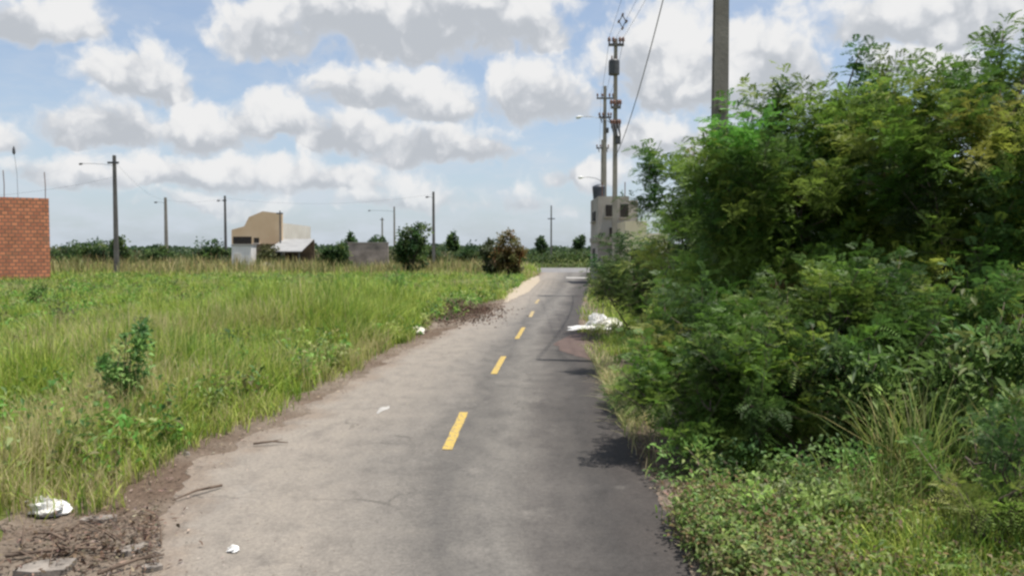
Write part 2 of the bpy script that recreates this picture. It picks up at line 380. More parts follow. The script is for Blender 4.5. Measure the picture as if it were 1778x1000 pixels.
def fronds(base, axis, L, pairs, pl, pw, colr):
    """feathery compound leaves: pairs of narrow leaflets along a drooping rib"""
    n = len(base); axis = unit(axis); upv = np.array([0, 0, 1.])+rng.normal(0, .35, (n, 3))
    side = unit(np.cross(axis, upv)); nor = np.cross(side, axis)
    t = np.linspace(.18, 1.0, pairs); L = np.broadcast_to(L, n)
    mid = base[:, None]+axis[:, None]*(L[:, None]*t)[:, :, None]-np.array([0, 0, 1.])*(L[:, None]*.35*t**2)[:, :, None]
    prof = (np.sin(np.pi*(t*.72+.2)))[None, :, None]
    out = []
    for sg in (-1, 1):
        d = unit(side[:, None]*sg+axis[:, None]*.45-nor[:, None]*rng.uniform(-.1, .5, (n, pairs, 1)))
        l = pl*prof*rng.uniform(.8, 1.15, (n, pairs, 1)); wv = axis[:, None]*(pw*.5)
        a = mid; tip = mid+d*l; h = mid+d*l*.5
        out.append(np.stack([a, h-wv, tip, h+wv], 2))
    V = np.stack(out, 2).reshape(-1, 3); k = n*pairs*2
    F = (np.arange(k)[:, None]*4+np.arange(4)[None]).reshape(-1, 4)
    return V, F, np.repeat(colr, pairs*8, 0)
def mixcol(n, pal, wts=None, jit=.18):
    pal = np.array(pal); i = rng.choice(len(pal), n, p=wts); c = pal[i]
    return np.clip(c*rng.normal(1, jit, (n, 1))*rng.normal(1, .06, (n, 3)), .004, .9)
def ball(n):
    d = unit(rng.normal(0, 1, (n, 3))); return d
def branches(root, base, tips, r0=.035, n=5):
    """tapered stems from the base to each tip, as one trunk mesh"""
    mb = MB(); base = np.array(base, float); allp = []
    for tp in tips:
        tp = np.array(tp, float); b = base+np.array([random.uniform(-.12, .12), random.uniform(-.12, .12), -.05])
        pts = []; k = 7; bow = np.array([random.uniform(-.2, .2), random.uniform(-.2, .2), 0])*np.linalg.norm(tp-b)*.5
        for i in range(k+1):
            t = i/k; q = b+(tp-b)*t; q[:2] = b[:2]+(tp[:2]-b[:2])*t**1.35; q = q+bow*math.sin(math.pi*t)*.6
            pts.append(q+np.array([random.uniform(-.02, .02)]*3)*(0 < i < k))
        rr = r0*random.uniform(.7, 1.1); mb.tube(pts, [max(rr*(1-.86*i/k), .004) for i in range(k+1)], n); allp += pts[2:]
    return mb, np.array(allp)
GREENS = [(.060, .115, .022), (.092, .160, .028), (.130, .200, .034), (.175, .230, .042), (.042, .085, .020)]
def feathery(name, label, base, ells, nsh, stems=6, pal=GREENS, wts=(.21, .32, .22, .11, .14), spires=(), r0=.035, frn=12, group=None, fl=.20, sc=1.0, cat='shrub'):
    root = thing(name, label, cat, base, group); B = np.array(base, float)
    tips = []
    for (cx, cy, cz, rx, ry, rz) in ells:
        for j in range(max(2, stems//len(ells))):
            d = ball(1)[0]; d[2] = abs(d[2])*.8; tips.append((cx+d[0]*rx*.7, cy+d[1]*ry*.7, cz+d[2]*rz*.7))
    for s in spires: tips.append(s)
    mb, bp = branches(root, base, tips, r0)
    P, A, Ls, C = [], [], [], []
    vol = np.array([e[3]*e[4]*e[5] for e in ells])**.67; vol = vol/vol.sum()
    for e, vf in zip(ells, vol):
        n = int(nsh*vf); c = np.array(e[:3]); r = np.array(e[3:])
        ncl = max(6, n//7); d = ball(ncl); rad = rng.uniform(.35, 1.0, (ncl, 1))**.55
        cc = c+d*rad*r*rng.uniform(.85, 1.1, (ncl, 1))
        cols = mixcol(ncl, pal, wts, .15)
        i = rng.integers(0, ncl, n); p = cc[i]+rng.normal(0, .13, (n, 3))*np.minimum(r, .9)
        ax = unit((p-c)/r*.75+np.array([0, 0, .65])+rng.normal(0, .45, (n, 3)))
        P.append(p); cols = np.where(rng.uniform(0, 1, (ncl, 1)) < .006, np.array([[.17, .115, .05]]), cols*1.04)
        A.append(ax); Ls.append(rng.uniform(.28, .62, n)*sc); C.append(cols[i])
    for s in spires:
        k = 9; t = np.linspace(.1, 1, k)[:, None]; s = np.array(s); b0 = s-np.array([random.uniform(-.1, .1), random.uniform(-.1, .1), .95])
        P.append(b0+(s-b0)*t*.85); A.append(unit(np.array([0, 0, 1.])+rng.normal(0, .25, (k, 3)))); Ls.append(np.full(k, .3)); C.append(np.repeat(mixcol(1, pal, wts), k, 0))
    P = np.concatenate(P); A = np.concatenate(A); Ls = np.concatenate(Ls); C = np.concatenate(C)
    P[:, 2] = np.maximum(P[:, 2], .12)
    # twigs for a share of the shoots
    for j in rng.choice(len(P), min(len(P), 130), replace=False):
        q = bp[np.argmin(((bp-P[j])**2).sum(1)+.5*np.maximum(bp[:, 2]-P[j][2], 0))]
        e = P[j]+A[j]*Ls[j]; mb.tube([q, (q+P[j])/2+np.array([0, 0, -.03]), P[j], e], [.010, .008, .006, .002], 4)
    mb.build('trunk', BARK, root, True)
    m = len(P); t = (np.arange(frn)+.5)/frn; ph = rng.uniform(0, 6.28, (m, 1))+np.arange(frn)*2.4
    u = unit(np.cross(A, rng.normal(0, 1, (m, 3)))); w = np.cross(A, u)
    base_ = P[:, None]+A[:, None]*(Ls[:, None]*t)[:, :, None]
    out = u[:, None]*np.cos(ph)[:, :, None]+w[:, None]*np.sin(ph)[:, :, None]
    axf = unit(out+A[:, None]*(.35+.6*t)[None, :, None]+np.array([0, 0, .25]))
    k = m*frn; cl = np.repeat(C, frn, 0)*rng.normal(1, .12, (k, 1)); cl = np.clip(cl, .004, .9)
    V, F, CC = fronds(base_.reshape(-1, 3), axf.reshape(-1, 3), rng.uniform(.75, 1.25, k)*fl*sc, 8, .075*sc, .0175*sc, cl)
    V[:, 2] = np.maximum(V[:, 2], .03)
    fast_mesh('crown', V, F, CC, LEAF, root)
    return root
def broadleaf(name, label, base, ells, nlv, L=.10, W=.05, stems=7, pal=GREENS, wts=None, r0=.012, ncl=40, group=None, cat='plant', m=None, barkm=None, upb=.5):
    root = thing(name, label, cat, base, group); tips = []
    for e in ells:
        for j in range(max(2, stems//len(ells))):
            d = ball(1)[0]; d[2] = abs(d[2]); tips.append((e[0]+d[0]*e[3]*.8, e[1]+d[1]*e[4]*.8, e[2]+d[2]*e[5]*.8))
    mb, bp = branches(root, base, tips, r0, 4); mb.build('trunk' if cat == 'tree' else 'stem', barkm or BARK, root, True)
    Ps, As, Cs = [], [], []
    vol = np.array([e[3]*e[4]*e[5] for e in ells])**.67; vol = vol/vol.sum()
    for e, vf in zip(ells, vol):
        n = int(nlv*vf); c = np.array(e[:3]); r = np.array(e[3:]); q = max(5, int(ncl*vf))
        d = ball(q); cc = c+d*r*(rng.uniform(.2, 1, (q, 1))**.5); cols = mixcol(q, pal, wts, .2)
        i = rng.integers(0, q, n); p = cc[i]+rng.normal(0, .20, (n, 3))*r
        Ps.append(p); As.append(unit((p-c)/r*.6+np.array([0, 0, upb])+rng.normal(0, .7, (n, 3)))); Cs.append(cols[i]*rng.normal(1, .15, (n, 1)))
    p = np.concatenate(Ps); p[:, 2] = np.maximum(p[:, 2], .05)
    n = len(p)
    V, F, C = leaves(p, np.concatenate(As), rng.uniform(.6, 1.25, n)*L, rng.uniform(.7, 1.2, n)*W, np.clip(np.concatenate(Cs), .004, .9))
    V[:, 2] = np.maximum(V[:, 2], .02)
    fast_mesh('crown' if cat == 'tree' else 'foliage', V, F, C, m or LEAF, root)
    return root

# ------------------------------------------------------------------ ground, verges, road
YS = np.array([-12, 2, 4.97, 6.05, 7.7, 9.1, 12, 16.2, 21, 28.6, 40, 53, 78])
LX = np.array([-2.7, -2.5, -2.25, -2.75, -2.95, -2.72, -2.48, -2.15, -1.55, -.55, .42, 1.36, 2.9])
RX = np.array([1.15, 1.12, 1.16, 1.20, 1.22, 1.30, 1.45, 1.52, 1.75, 2.45, 3.75, 5.1, 8.0])
def lx(y): return np.interp(y, YS, LX)
def rx(y): return np.interp(y, YS, RX)
def strip(name, y0, y1, left, right, z, m, step=.12, cols=14, ragl=0., ragr=0., fq=2.2):
    ys = np.arange(y0, y1, step) if step else None; ys = np.append(ys, y1); n = len(ys)
    wob = lambda s: (fbm2(ys*fq, ys*0+s*9.1, s)-.5)*2+(fbm2(ys*fq*4, ys*0+s*5, s+4)-.5)*.7
    l = left(ys)+wob(1)*ragl; r = right(ys)+wob(2)*ragr; u = np.linspace(0, 1, cols+1)
    X = l[:, None]+(r-l)[:, None]*u; V = np.stack([X, np.repeat(ys[:, None], cols+1, 1), np.full_like(X, z)], 2).reshape(-1, 3)
    F = [(i*(cols+1)+j, i*(cols+1)+j+1, (i+1)*(cols+1)+j+1, (i+1)*(cols+1)+j) for i in range(n-1) for j in range(cols)]
    o = link_mesh(name, V, F, m); tag(o, kind='structure')
    a = o.data.attributes.new('across', 'FLOAT', 'POINT'); a.data.foreach_set('value', np.tile(u, n).astype(np.float32))
    return o
g = 3000.0
tag(link_mesh('ground', [(-g, -g, -.004), (g, -g, -.004), (g, g, -.004), (-g, g, -.004)], [(0, 1, 2, 3)], FIELD), kind='structure')
vl = lambda y: np.interp(y, [-12, 5, 8, 12, 18, 24, 30, 40, 60, 78], [1.6, 1.3, .75, .55, .5, 1.1, 1.35, .9, 1.0, 1.2])
strip('verge_soil', -12, 78, lambda y: lx(y)-vl(y), lambda y: rx(y)+.9, 0.0, SOIL, .15, 10, .30, .2)
strip('sand_shoulder', 32, 66, lambda y: lx(y)-.9*np.clip((y-32)/8, 0, 1)*np.clip((66-y)/10, 0, 1)-.05, lambda y: lx(y)+.35*np.clip((y-32)/8, 0, 1)*np.clip((66-y)/10, 0, 1)+.05, .008, SAND, .2, 4, .15, .12)
strip('dirt_spill', 14.6, 19.8, lambda y: rx(y)-.62*np.sin(np.clip((y-14.6)/5.2, 0, 1)*3.14), lambda y: rx(y)+.8, .008, REDDIRT, .12, 6, .13, .1)
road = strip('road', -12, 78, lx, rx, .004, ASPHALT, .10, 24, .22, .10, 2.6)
strip_cross = MB().add([(-60, 78, .002), (70, 78, .002), (70, 100, .002), (-60, 100, .002)], [(0, 1, 2, 3)]).build('cross_road', plain('grey_asphalt', (.13, .125, .125), (.20, .195, .19), 1.2, .9)); tag(strip_cross, kind='structure')
for (ya, yb) in ((8.05, 9.95), (13.1, 15.3), (18.4, 21.2), (24.6, 27.0), (31.0, 33.6)):
    ys = np.linspace(ya, yb, 16); c = np.interp(ys, [8.05, 9.9, 13.1, 15.3, 18.5, 21.4, 24.8, 27, 31.8, 41], [-.66, -.60, -.30, -.16, .12, .32, .57, .71, .97, 1.75])
    wob = (fbm2(ys*9, ys*0, 5)-.5)*.02; w = .052
    V = np.concatenate([np.stack([c-w+wob, ys, np.full(16, .010)], 1), np.stack([c+w+wob, ys, np.full(16, .010)], 1)])
    link_mesh('lane_marking', V, [(i, i+16, i+17, i+1) for i in range(15)], YELLOW if ya < 24 else WORNYEL, road)
MB().add([(4.1, 60.6, .010), (6.1, 60.2, .010), (6.2, 62.6, .010), (4.2, 63.0, .010)], [(0, 1, 2, 3)]).build('stop_line', WHITEPAINT, road)

# ------------------------------------------------------------------ far land: tree line and hedge bank
def mass(name, x0, x1, y0, y1, h, n, L, pal, seed, wts=None):
    x = rng.uniform(x0, x1, n); y = rng.uniform(y0, y1, n); q = fbm2(x*.055, y*.03, seed); top = h*(.30+1.5*np.clip(q-.3, 0, 1)+.35*fbm2(x*.45, y*.1, seed+2))
    z = top*rng.uniform(0, 1, n)**.6
    V, F, C = leaves(np.stack([x, y, z], 1), rng.normal(0, 1, (n, 3))+np.array([0, 0, .4]), rng.uniform(.6, 1.3, n)*L, rng.uniform(.6, 1.2, n)*L*.7, mixcol(n, pal, wts, .2))
    return tag(fast_mesh(name, V, F, C, LEAF), kind='stuff')
FARG = [(.030, .055, .024), (.045, .075, .030), (.060, .092, .036), (.035, .060, .034)]
mass('far_woodland', -230, 190, 285, 330, 3.7, 42000, 1.5, FARG, 3)
mass('hedgerow', -70, 70, 118, 126, 2.3, 26000, .42, [(.030, .052, .018), (.045, .075, .022), (.07, .10, .03)], 5)
mass('roadside_scrub', -70, 60, 101.5, 106, .8, 22000, .30, [(.075, .115, .030), (.10, .135, .04), (.13, .14, .06)], 9)
mass('brushwood', -72, -8, 96, 110, 2.1, 20000, .45, [(.045, .060, .022), (.065, .085, .03), (.11, .10, .05)], 12)

# ------------------------------------------------------------------ grass
GP = np.array([(.165, .260, .034), (.230, .315, .045), (.290, .345, .066), (.120, .205, .032), (.335, .345, .105)])
DP = np.array([(.40, .35, .17), (.46, .40, .22), (.34, .31, .14), (.29, .28, .10)])
def field(y0, y1, ntuft, per, hs, ws, side=-1, sig=.07):
    if side < 0:
        y = y0+(y1-y0)*np.sqrt(rng.uniform((y0/y1)**2 if y0 > 0 else 0, 1, ntuft)) if y0 <= 0 else np.sqrt(rng.uniform(y0**2, y1**2, ntuft))
        el = lx(y)-.22*(.2+1.6*fbm2(y*.9, y*0+2, 21))-np.where((y > 17) & (y < 34), .75*np.sin((y-17)/17*3.14), 0)-np.where((y > 40) & (y < 62), .5, 0)-np.where(y < 6.0, 1.15, .12)
        x0 = -.70*y-2.5; x = x0+(el-x0)*rng.uniform(0, 1, ntuft)**.85; edge = np.clip((el-x)/1.0, 0, 1)
    else:
        y = rng.uniform(y0, y1, ntuft); el = rx(y)-.08+.5*fbm2(y*.9, y*0+2, 23)
        x = el+rng.uniform(0, 1, ntuft)**1.2*(.50*y+1.5); edge = np.clip((x-el)/.8, 0, 1)
    pt = fbm2(x*.42, y*.30, 31); p2 = fbm2(x*1.3, y*.9, 37); tall = fbm2(x*.8, y*.6, 41)
    keep = ((side < 0) | (y < 6.2) | (y > 15)) & (rng.uniform(0, 1, ntuft) < (.12+1.7*np.clip(p2-.22, 0, 1)+.2*edge)); x, y, pt, p2, tall, edge = (a[keep] for a in (x, y, pt, p2, tall, edge)); n = len(x)
    dry = np.clip((pt-.58)*3.0-.02+(edge < .35)*.22+np.where(y > 40, (y-40)*.018, 0)+(x < -.42*y)*(y < 17)*.28+(x < -.55*y)*.12, .02, .75)
    i = np.repeat(np.arange(n), per); k = len(i)
    base = np.stack([x[i], y[i], np.zeros(k)], 1); base[:, :2] += rng.normal(0, sig, (k, 2))*(1+y[i][:, None]*.012)
    if side < 0: ok = base[:, 0] < lx(base[:, 1])-.04
    else: ok = base[:, 0] > rx(base[:, 1])-.10
    base, i = base[ok], i[ok]; k = len(i)
    isdry = rng.uniform(0, 1, k) < dry[i]
    tc = GP[np.clip((rng.normal(0, .8, n)+p2*5).astype(int), 0, 4)]
    c = np.where(isdry[:, None], DP[rng.integers(0, 4, k)], tc[i]*rng.normal(1, .16, (k, 1)))
    h = hs*(.15+1.25*tall[i])*(.40+.60*edge[i])*rng.uniform(.55, 1.25, k)*np.where(isdry, 1.1, 1.0)*(1+1.25*np.exp(-((base[:, 1]-19)/9)**2)*np.exp(-((base[:, 0]-lx(base[:, 1])+3.2)/3.2)**2))
    lean = np.abs(rng.normal(.45, .35, k))*np.where(isdry, .8, 1)
    w = ws*rng.uniform(.6, 1.4, k)*np.where(isdry, .6, 1)*(1+base[:, 1]*.03)
    return blades(base, h, lean, w, np.clip(c, .01, .9))
def join(parts):
    o = 0; V, F, C = [], [], []
    for v, f, c in parts: V.append(v); F.append(f+o); C.append(c); o += len(v)
    return np.concatenate(V), np.concatenate(F), np.concatenate(C)
parts = [field(2.5, 10, 3600, 17, .50, .0085), field(10, 22, 9500, 14, .56, .009), field(22, 45, 12000, 11, .62, .011, sig=.1), field(45, 78, 11000, 9, .68, .014, sig=.16), field(78, 96, 5000, 8, .8, .02, sig=.2)]
tag(fast_mesh('field_grass', *join(parts), GRASS), kind='stuff')
parts = [field(3.2, 9, 3000, 12, .34, .008, 1), field(9, 24, 2600, 12, .40, .009, 1), field(24, 76, 5000, 9, .60, .013, 1, .12)]
tag(fast_mesh('verge_grass', *join(parts), GRASS), kind='stuff')
# pale straw standing along the shaded edge of the road
n = 2600; y = np.concatenate([rng.normal(11.0, 1.2, 1900), rng.uniform(8.8, 16, 700)]); x = rx(y)-.06+np.abs(rng.normal(0, .22, n))
b = np.stack([x, y, np.zeros(n)], 1); tag(fast_mesh('straw', *blades(b, rng.uniform(.12, .34, n), np.abs(rng.normal(.8, .5, n)), np.full(n, .008), mixcol(n, [(.44, .39, .20), (.34, .33, .14), (.50, .44, .25), (.20, .25, .07), (.15, .20, .05)])), GRASS), kind='stuff')
# dry reed-like stalks at the back of the field
n = 15000; y = rng.uniform(56, 90, n); x = lx(y)-2-np.abs(rng.normal(0, 1, n))*.45*y; keep = fbm2(x*.3, y*.2, 61) > .40; x, y = x[keep], y[keep]; n = len(x)
tag(fast_mesh('dry_stalks', *blades(np.stack([x, y, np.zeros(n)], 1), rng.uniform(.6, 1.7, n)*(.5+fbm2(x*.2, y*.2, 66)), np.abs(rng.normal(.3, .25, n)), np.full(n, .04), mixcol(n, [(.30, .25, .11), (.24, .20, .09), (.34, .29, .15), (.16, .17, .06), (.12, .15, .05)])), DRY), kind='stuff')
# low broad-leaved weeds mixed through the grass
def weeds(name, n, xf, y0, y1, L, z, pal):
    y = np.sqrt(rng.uniform(y0**2, y1**2, n)); x = xf(y, n); q = fbm2(x*1.1, y*.8, 51); keep = q > .47; x, y = x[keep], y[keep]; m = len(x); per = 16
    i = np.repeat(np.arange(m), per); hgt = z*rng.uniform(.5, 1.2, m); k = len(i); t = rng.uniform(.1, 1, k)
    b = np.stack([x[i], y[i], hgt[i]*t], 1); b[:, :2] += rng.normal(0, .06, (k, 2)); c = mixcol(m, pal)[i]*rng.normal(1, .12, (k, 1))
    return tag(fast_mesh(name, *leaves(b, rng.normal(0, 1, (k, 3))+np.array([0, 0, .7]), rng.uniform(.6, 1.3, k)*L*(1+b[:, 1]*.02), rng.uniform(.6, 1.2, k)*L*.5*(1+b[:, 1]*.02), np.clip(c, .01, .9)), LEAF), kind='stuff')
WP = [(.10, .20, .036), (.15, .27, .05), (.07, .14, .035), (.21, .31, .065), (.27, .32, .11), (.17, .18, .065)]
weeds('field_weeds', 20000, lambda y, n: -.7*y-2+(lx(y)-.5+.7*y+2)*rng.uniform(0, 1, n), 6.2, 55, .085, .50, WP)
weeds('verge_weeds', 4200, lambda y, n: rx(y)-.14+.3*fbm2(y*1.3, y*0, 77)+rng.uniform(0, 1, n)**1.5*(.5*y+1), 3.6, 6.6, .046, .30, [(.14, .21, .05), (.19, .26, .07), (.09, .15, .04), (.24, .27, .11), (.20, .15, .08), (.12, .10, .05)])
# dead leaves and twiglets lying on the verges
def litter(name, n, fx, fy, L, pal, z=.012):
    y = fy(n); x = fx(y, n); c = mixcol(n, pal, None, .25); a = rng.normal(0, 1, (n, 3)); a[:, 2] = np.abs(a[:, 2])*.18
    V, F, C = leaves(np.stack([x, y, np.full(n, z)+rng.uniform(0, .02, n)], 1), a, rng.uniform(.5, 1.4, n)*L, rng.uniform(.25, 1, n)*L*.4, c, .15, 0)
    V[:, 2] = np.maximum(V[:, 2], .0095)
    return tag(fast_mesh(name, V, F, C, DRY), kind='stuff')
BRN = [(.13, .095, .072), (.20, .15, .115), (.26, .20, .15), (.09, .065, .052), (.32, .26, .20)]
litter('leaf_litter', 2600, lambda y, n: lx(y)-.10+rng.normal(0, .16, n)-np.abs(rng.normal(0, .14, n)), lambda n: 4+rng.uniform(0, 1, n)**1.5*30, .05, BRN)
litter('dead_leaves', 6000, lambda y, n: rx(y)+.05+np.abs(rng.normal(0, .40, n))-.12*rng.uniform(0, 1, n), lambda n: 4+rng.uniform(0, 1, n)**1.3*16, .05, BRN)
litter('twig_litter', 1300, lambda y, n: np.minimum(-2.78+rng.normal(0, .42, n)-(5.6-y)*.1, lx(y)+.05-np.abs(rng.normal(0, .06, n))), lambda n: rng.normal(5.45, .38, n), .05, [(.09, .062, .045), (.15, .105, .075), (.20, .15, .11), (.06, .043, .033)], .03)
litter('road_grit', 1500, lambda y, n: lx(y)+np.abs(rng.normal(0, .8, n)), lambda n: 4+rng.uniform(0, 1, n)**1.6*20, .022, [(.13, .10, .08), (.30, .26, .22), (.08, .06, .05)])

# ------------------------------------------------------------------ roadside thicket on the right
feathery('feathery_tree', 'tall feathery green tree in the middle of the thicket, right of the near pole', (3.75, 10.2, 0),
         [(3.75, 10.2, 2.45, 1.3, 1.1, 1.2), (3.3, 10.0, 1.5, 1.25, 1.0, 1.0), (4.35, 10.1, 2.9, .95, .9, .95), (3.0, 10.0, 2.6, .8, .7, .85), (3.9, 10.4, 3.2, .9, .7, .7)], 980, 9,
         spires=[(4.35, 10.2, 4.5), (4.75, 10.3, 4.4), (3.3, 10.1, 3.95)], cat='tree', r0=.05)
feathery('feathery_tree', 'tall feathery tree with yellowish green leaves at the right edge of the view', (5.35, 9.3, 0),
         [(5.35, 9.3, 2.85, 1.3, 1.1, 1.3), (5.1, 8.9, 1.7, 1.35, 1.0, 1.0), (6.3, 9.5, 3.1, 1.0, 1.0, 1.15), (4.9, 8.9, 2.5, .85, .7, .9)], 940, 9,
         pal=[(.065, .125, .023), (.105, .170, .028), (.155, .205, .036), (.195, .230, .044), (.042, .082, .02)],
         spires=[(5.65, 9.4, 4.55), (6.2, 9.5, 4.7)], cat='tree', r0=.05)
feathery('leaning_tree', 'feathery tree leaning left over the road below the near pole, its tip against the clouds', (3.4, 13.2, 0),
         [(3.5, 13.2, 2.4, .82, .95, .95), (2.62, 13.0, 3.0, .50, .5, .38), (3.7, 13.0, 1.4, 1.0, .9, .8)], 400, 8, spires=[(2.2, 13.0, 3.4)], r0=.045, cat='tree',
         pal=[(.060, .120, .024), (.090, .165, .030), (.125, .205, .038), (.16, .225, .045), (.042, .09, .020)])
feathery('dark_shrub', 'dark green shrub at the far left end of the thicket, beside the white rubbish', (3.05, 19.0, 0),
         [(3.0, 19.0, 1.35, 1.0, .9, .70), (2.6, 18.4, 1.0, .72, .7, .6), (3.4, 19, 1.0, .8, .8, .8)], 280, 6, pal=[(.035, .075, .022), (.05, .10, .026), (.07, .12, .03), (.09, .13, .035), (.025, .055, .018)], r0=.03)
feathery('tall_thicket_shrub', 'dense shrub filling the thicket behind the tall middle tree', (5.6, 14.2, 0),
         [(5.6, 14.2, 2.5, 2.0, 1.2, 1.7), (4.9, 14.4, 2.1, 1.3, 1.0, 1.6), (7.0, 13.0, 2.0, 1.2, 1.0, 1.6)], 760, 8, r0=.045, cat='shrub', fl=.24)
feathery('far_thicket_shrub', 'shrub behind the leaning tree, half way down the thicket', (3.9, 16.6, 0), [(3.9, 16.6, 1.7, 1.2, 1.0, 1.3)], 240, 6, fl=.24, r0=.035)
feathery('back_thicket_shrub', 'dense dark shrub behind the yellowish tree at the right edge', (8.0, 13.2, 0), [(8.0, 13.2, 2.8, 1.7, 1.3, 2.0)], 260, 6, fl=.24, r0=.04)
feathery('low_shrub', 'low bright green feathery shrub leaning over the road edge', (2.3, 8.5, 0),
         [(2.25, 8.6, .95, .98, .7, .42), (1.95, 8.0, .62, .72, .5, .40), (1.75, 7.5, .50, .62, .45, .40), (2.9, 8.6, .75, .8, .6, .55)], 500, 7, pal=[(.070, .135, .026), (.10, .180, .032), (.14, .215, .042), (.05, .10, .022), (.18, .235, .05)], r0=.02, sc=.85)
feathery('low_shrub', 'low dark shrub in front of the tall middle tree, above the deep shade', (3.1, 7.9, 0), [(2.95, 7.8, 1.0, .85, .55, .45), (3.6, 7.9, 1.1, .7, .55, .6), (2.7, 7.3, .5, .95, .4, .4)], 340, 6, r0=.02, sc=.85)
feathery('low_shrub', 'low shrub behind the bright green one, beside the pale straw', (2.45, 11.0, 0), [(2.7, 11.0, .9, .75, .8, .55), (2.5, 11.6, .5, .55, .7, .35)], 210, 6, r0=.02, sc=.9)
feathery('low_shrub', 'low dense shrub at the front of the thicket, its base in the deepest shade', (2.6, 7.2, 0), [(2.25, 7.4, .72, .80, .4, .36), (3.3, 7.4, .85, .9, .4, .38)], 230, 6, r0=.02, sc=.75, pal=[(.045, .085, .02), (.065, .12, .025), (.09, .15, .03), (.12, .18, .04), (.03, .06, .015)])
feathery('low_shrub', 'low shrub under the yellowish tree at the right', (4.7, 7.9, 0), [(4.7, 7.9, 1.0, .9, .6, .6)], 200, 6, r0=.02, sc=.9, pal=[(.065, .13, .028), (.10, .17, .033), (.14, .20, .04), (.04, .085, .02), (.17, .21, .05)])
YG = [(.13, .20, .055), (.17, .24, .07), (.10, .17, .045), (.07, .13, .035)]
broadleaf('leafy_shrub', 'pale green leafy shrub with drooping leaves in front of the thicket', (2.95, 6.9, 0), [(2.9, 6.9, .95, .34, .3, .34), (3.15, 7.0, .65, .4, .35, .35)], 900, .13, .045, 7, pal=YG, ncl=26)
broadleaf('leafy_shrub', 'pale leafy shrub at the right edge under the yellowish tree', (4.0, 6.7, 0), [(4.0, 6.7, 1.0, .55, .4, .5), (4.5, 6.9, 1.25, .5, .4, .5)], 1300, .13, .05, 8, pal=YG, ncl=34)
broadleaf('leafy_shrub', 'small pale leafy shrub in the middle of the thicket above the deep shade', (2.35, 8.0, 0), [(2.55, 8.0, 1.15, .45, .35, .28)], 420, .10, .045, 5, pal=[(.16, .20, .07), (.20, .23, .10), (.10, .15, .045)], ncl=18)
feathery('low_shrub', 'yellow tinted feathery shrub at the bottom right corner', (3.3, 5.3, 0), [(3.3, 5.3, .45, .55, .45, .38), (3.0, 5.0, .25, .4, .3, .25)], 110, 5, pal=[(.10, .17, .035), (.15, .20, .04), (.20, .22, .05), (.07, .13, .03), (.05, .1, .025)], r0=.015, sc=.7)
broadleaf('weed_clump', 'bright green weed clump at the road edge in the bottom right', (1.62, 5.3, 0), [(1.7, 5.3, .22, .38, .42, .2), (2.1, 5.4, .25, .35, .4, .22)], 1300, .065, .03, 9, pal=[(.15, .25, .06), (.20, .29, .08), (.11, .19, .045), (.24, .28, .12)], ncl=34, r0=.006)
broadleaf('weed_clump', 'green weed clump under the low shrubs, where the shade begins', (1.9, 6.6, 0), [(1.6, 6.75, .18, .36, .5, .2), (1.95, 6.6, .2, .35, .45, .2), (2.5, 6.2, .25, .45, .45, .24)], 1200, .065, .03, 9, pal=[(.11, .20, .05), (.15, .24, .06), (.08, .15, .04)], ncl=34, r0=.006)
def tussock(label, x, y, n, h, spread, group='tall grass tufts on the right verge'):
    b = np.stack([x+rng.normal(0, spread, n), y+rng.normal(0, spread, n), np.zeros(n)], 1)
    V, F, C = blades(b, h*rng.uniform(.5, 1.1, n), np.abs(rng.normal(.45, .3, n)), rng.uniform(.007, .014, n), mixcol(n, [(.14, .20, .045), (.19, .235, .06), (.10, .155, .035), (.27, .26, .11)]))
    return tag(fast_mesh('grass_tuft', V, F, C, GRASS), label, 'grass tuft', group)
tussock('tall grass tuft standing in front of the pale leafy shrub', 3.15, 6.2, 300, 1.05, .16)
tussock('tall grass tuft at the right edge of the view', 3.75, 5.9, 280, .95, .18)
tussock('shorter grass tuft between the two taller ones and the road', 2.6, 5.7, 200, .65, .15)

# ------------------------------------------------------------------ plants in the field on the left
wb = gnd(208, 752)
broadleaf('tall_weed', 'tall broad-leaved green weed standing in the grass at left', wb, [(wb[0]-.02, wb[1], .38, .22, .22, .30), (wb[0]+.10, wb[1]+.1, .75, .22, .22, .26), (wb[0]+.16, wb[1]+.1, 1.02, .15, .15, .16), (wb[0]-.12, wb[1], .66, .14, .14, .18)], 850, .095, .045, 9, pal=[(.08, .165, .045), (.12, .225, .06), (.165, .275, .08), (.20, .28, .10)], ncl=42, r0=.01)
for px, py, h, lab, pal in ((255, 640, .75, 'greyish green weed behind the tall broad-leaved weed', [(.09, .13, .055), (.12, .16, .07)]),
                            (690, 520, 1.15, 'bright green bushy weed rising above the grass left of the dirt heap', [(.08, .18, .04), (.11, .23, .05)]),
                            (540, 560, .7, 'bright green weed in the middle of the field', [(.09, .19, .04), (.12, .23, .05)]),
                            (110, 600, .8, 'dull olive weed among dry grass near the left edge', [(.09, .11, .05), (.13, .14, .06)]),
                            (400, 640, .55, 'low bluish green weed between the tall weed and the road', [(.06, .13, .05), (.08, .16, .06)]),
                            (70, 545, .9, 'leafy weed in front of the brick building', [(.08, .15, .035), (.12, .19, .045)])):
    b = gnd(px, py); r = h*.32
    broadleaf('tall_weed', lab, b, [(b[0], b[1], h*.6, r, r, h*.42)], 420, .10, .05, 6, pal=pal, ncl=18, r0=.008)
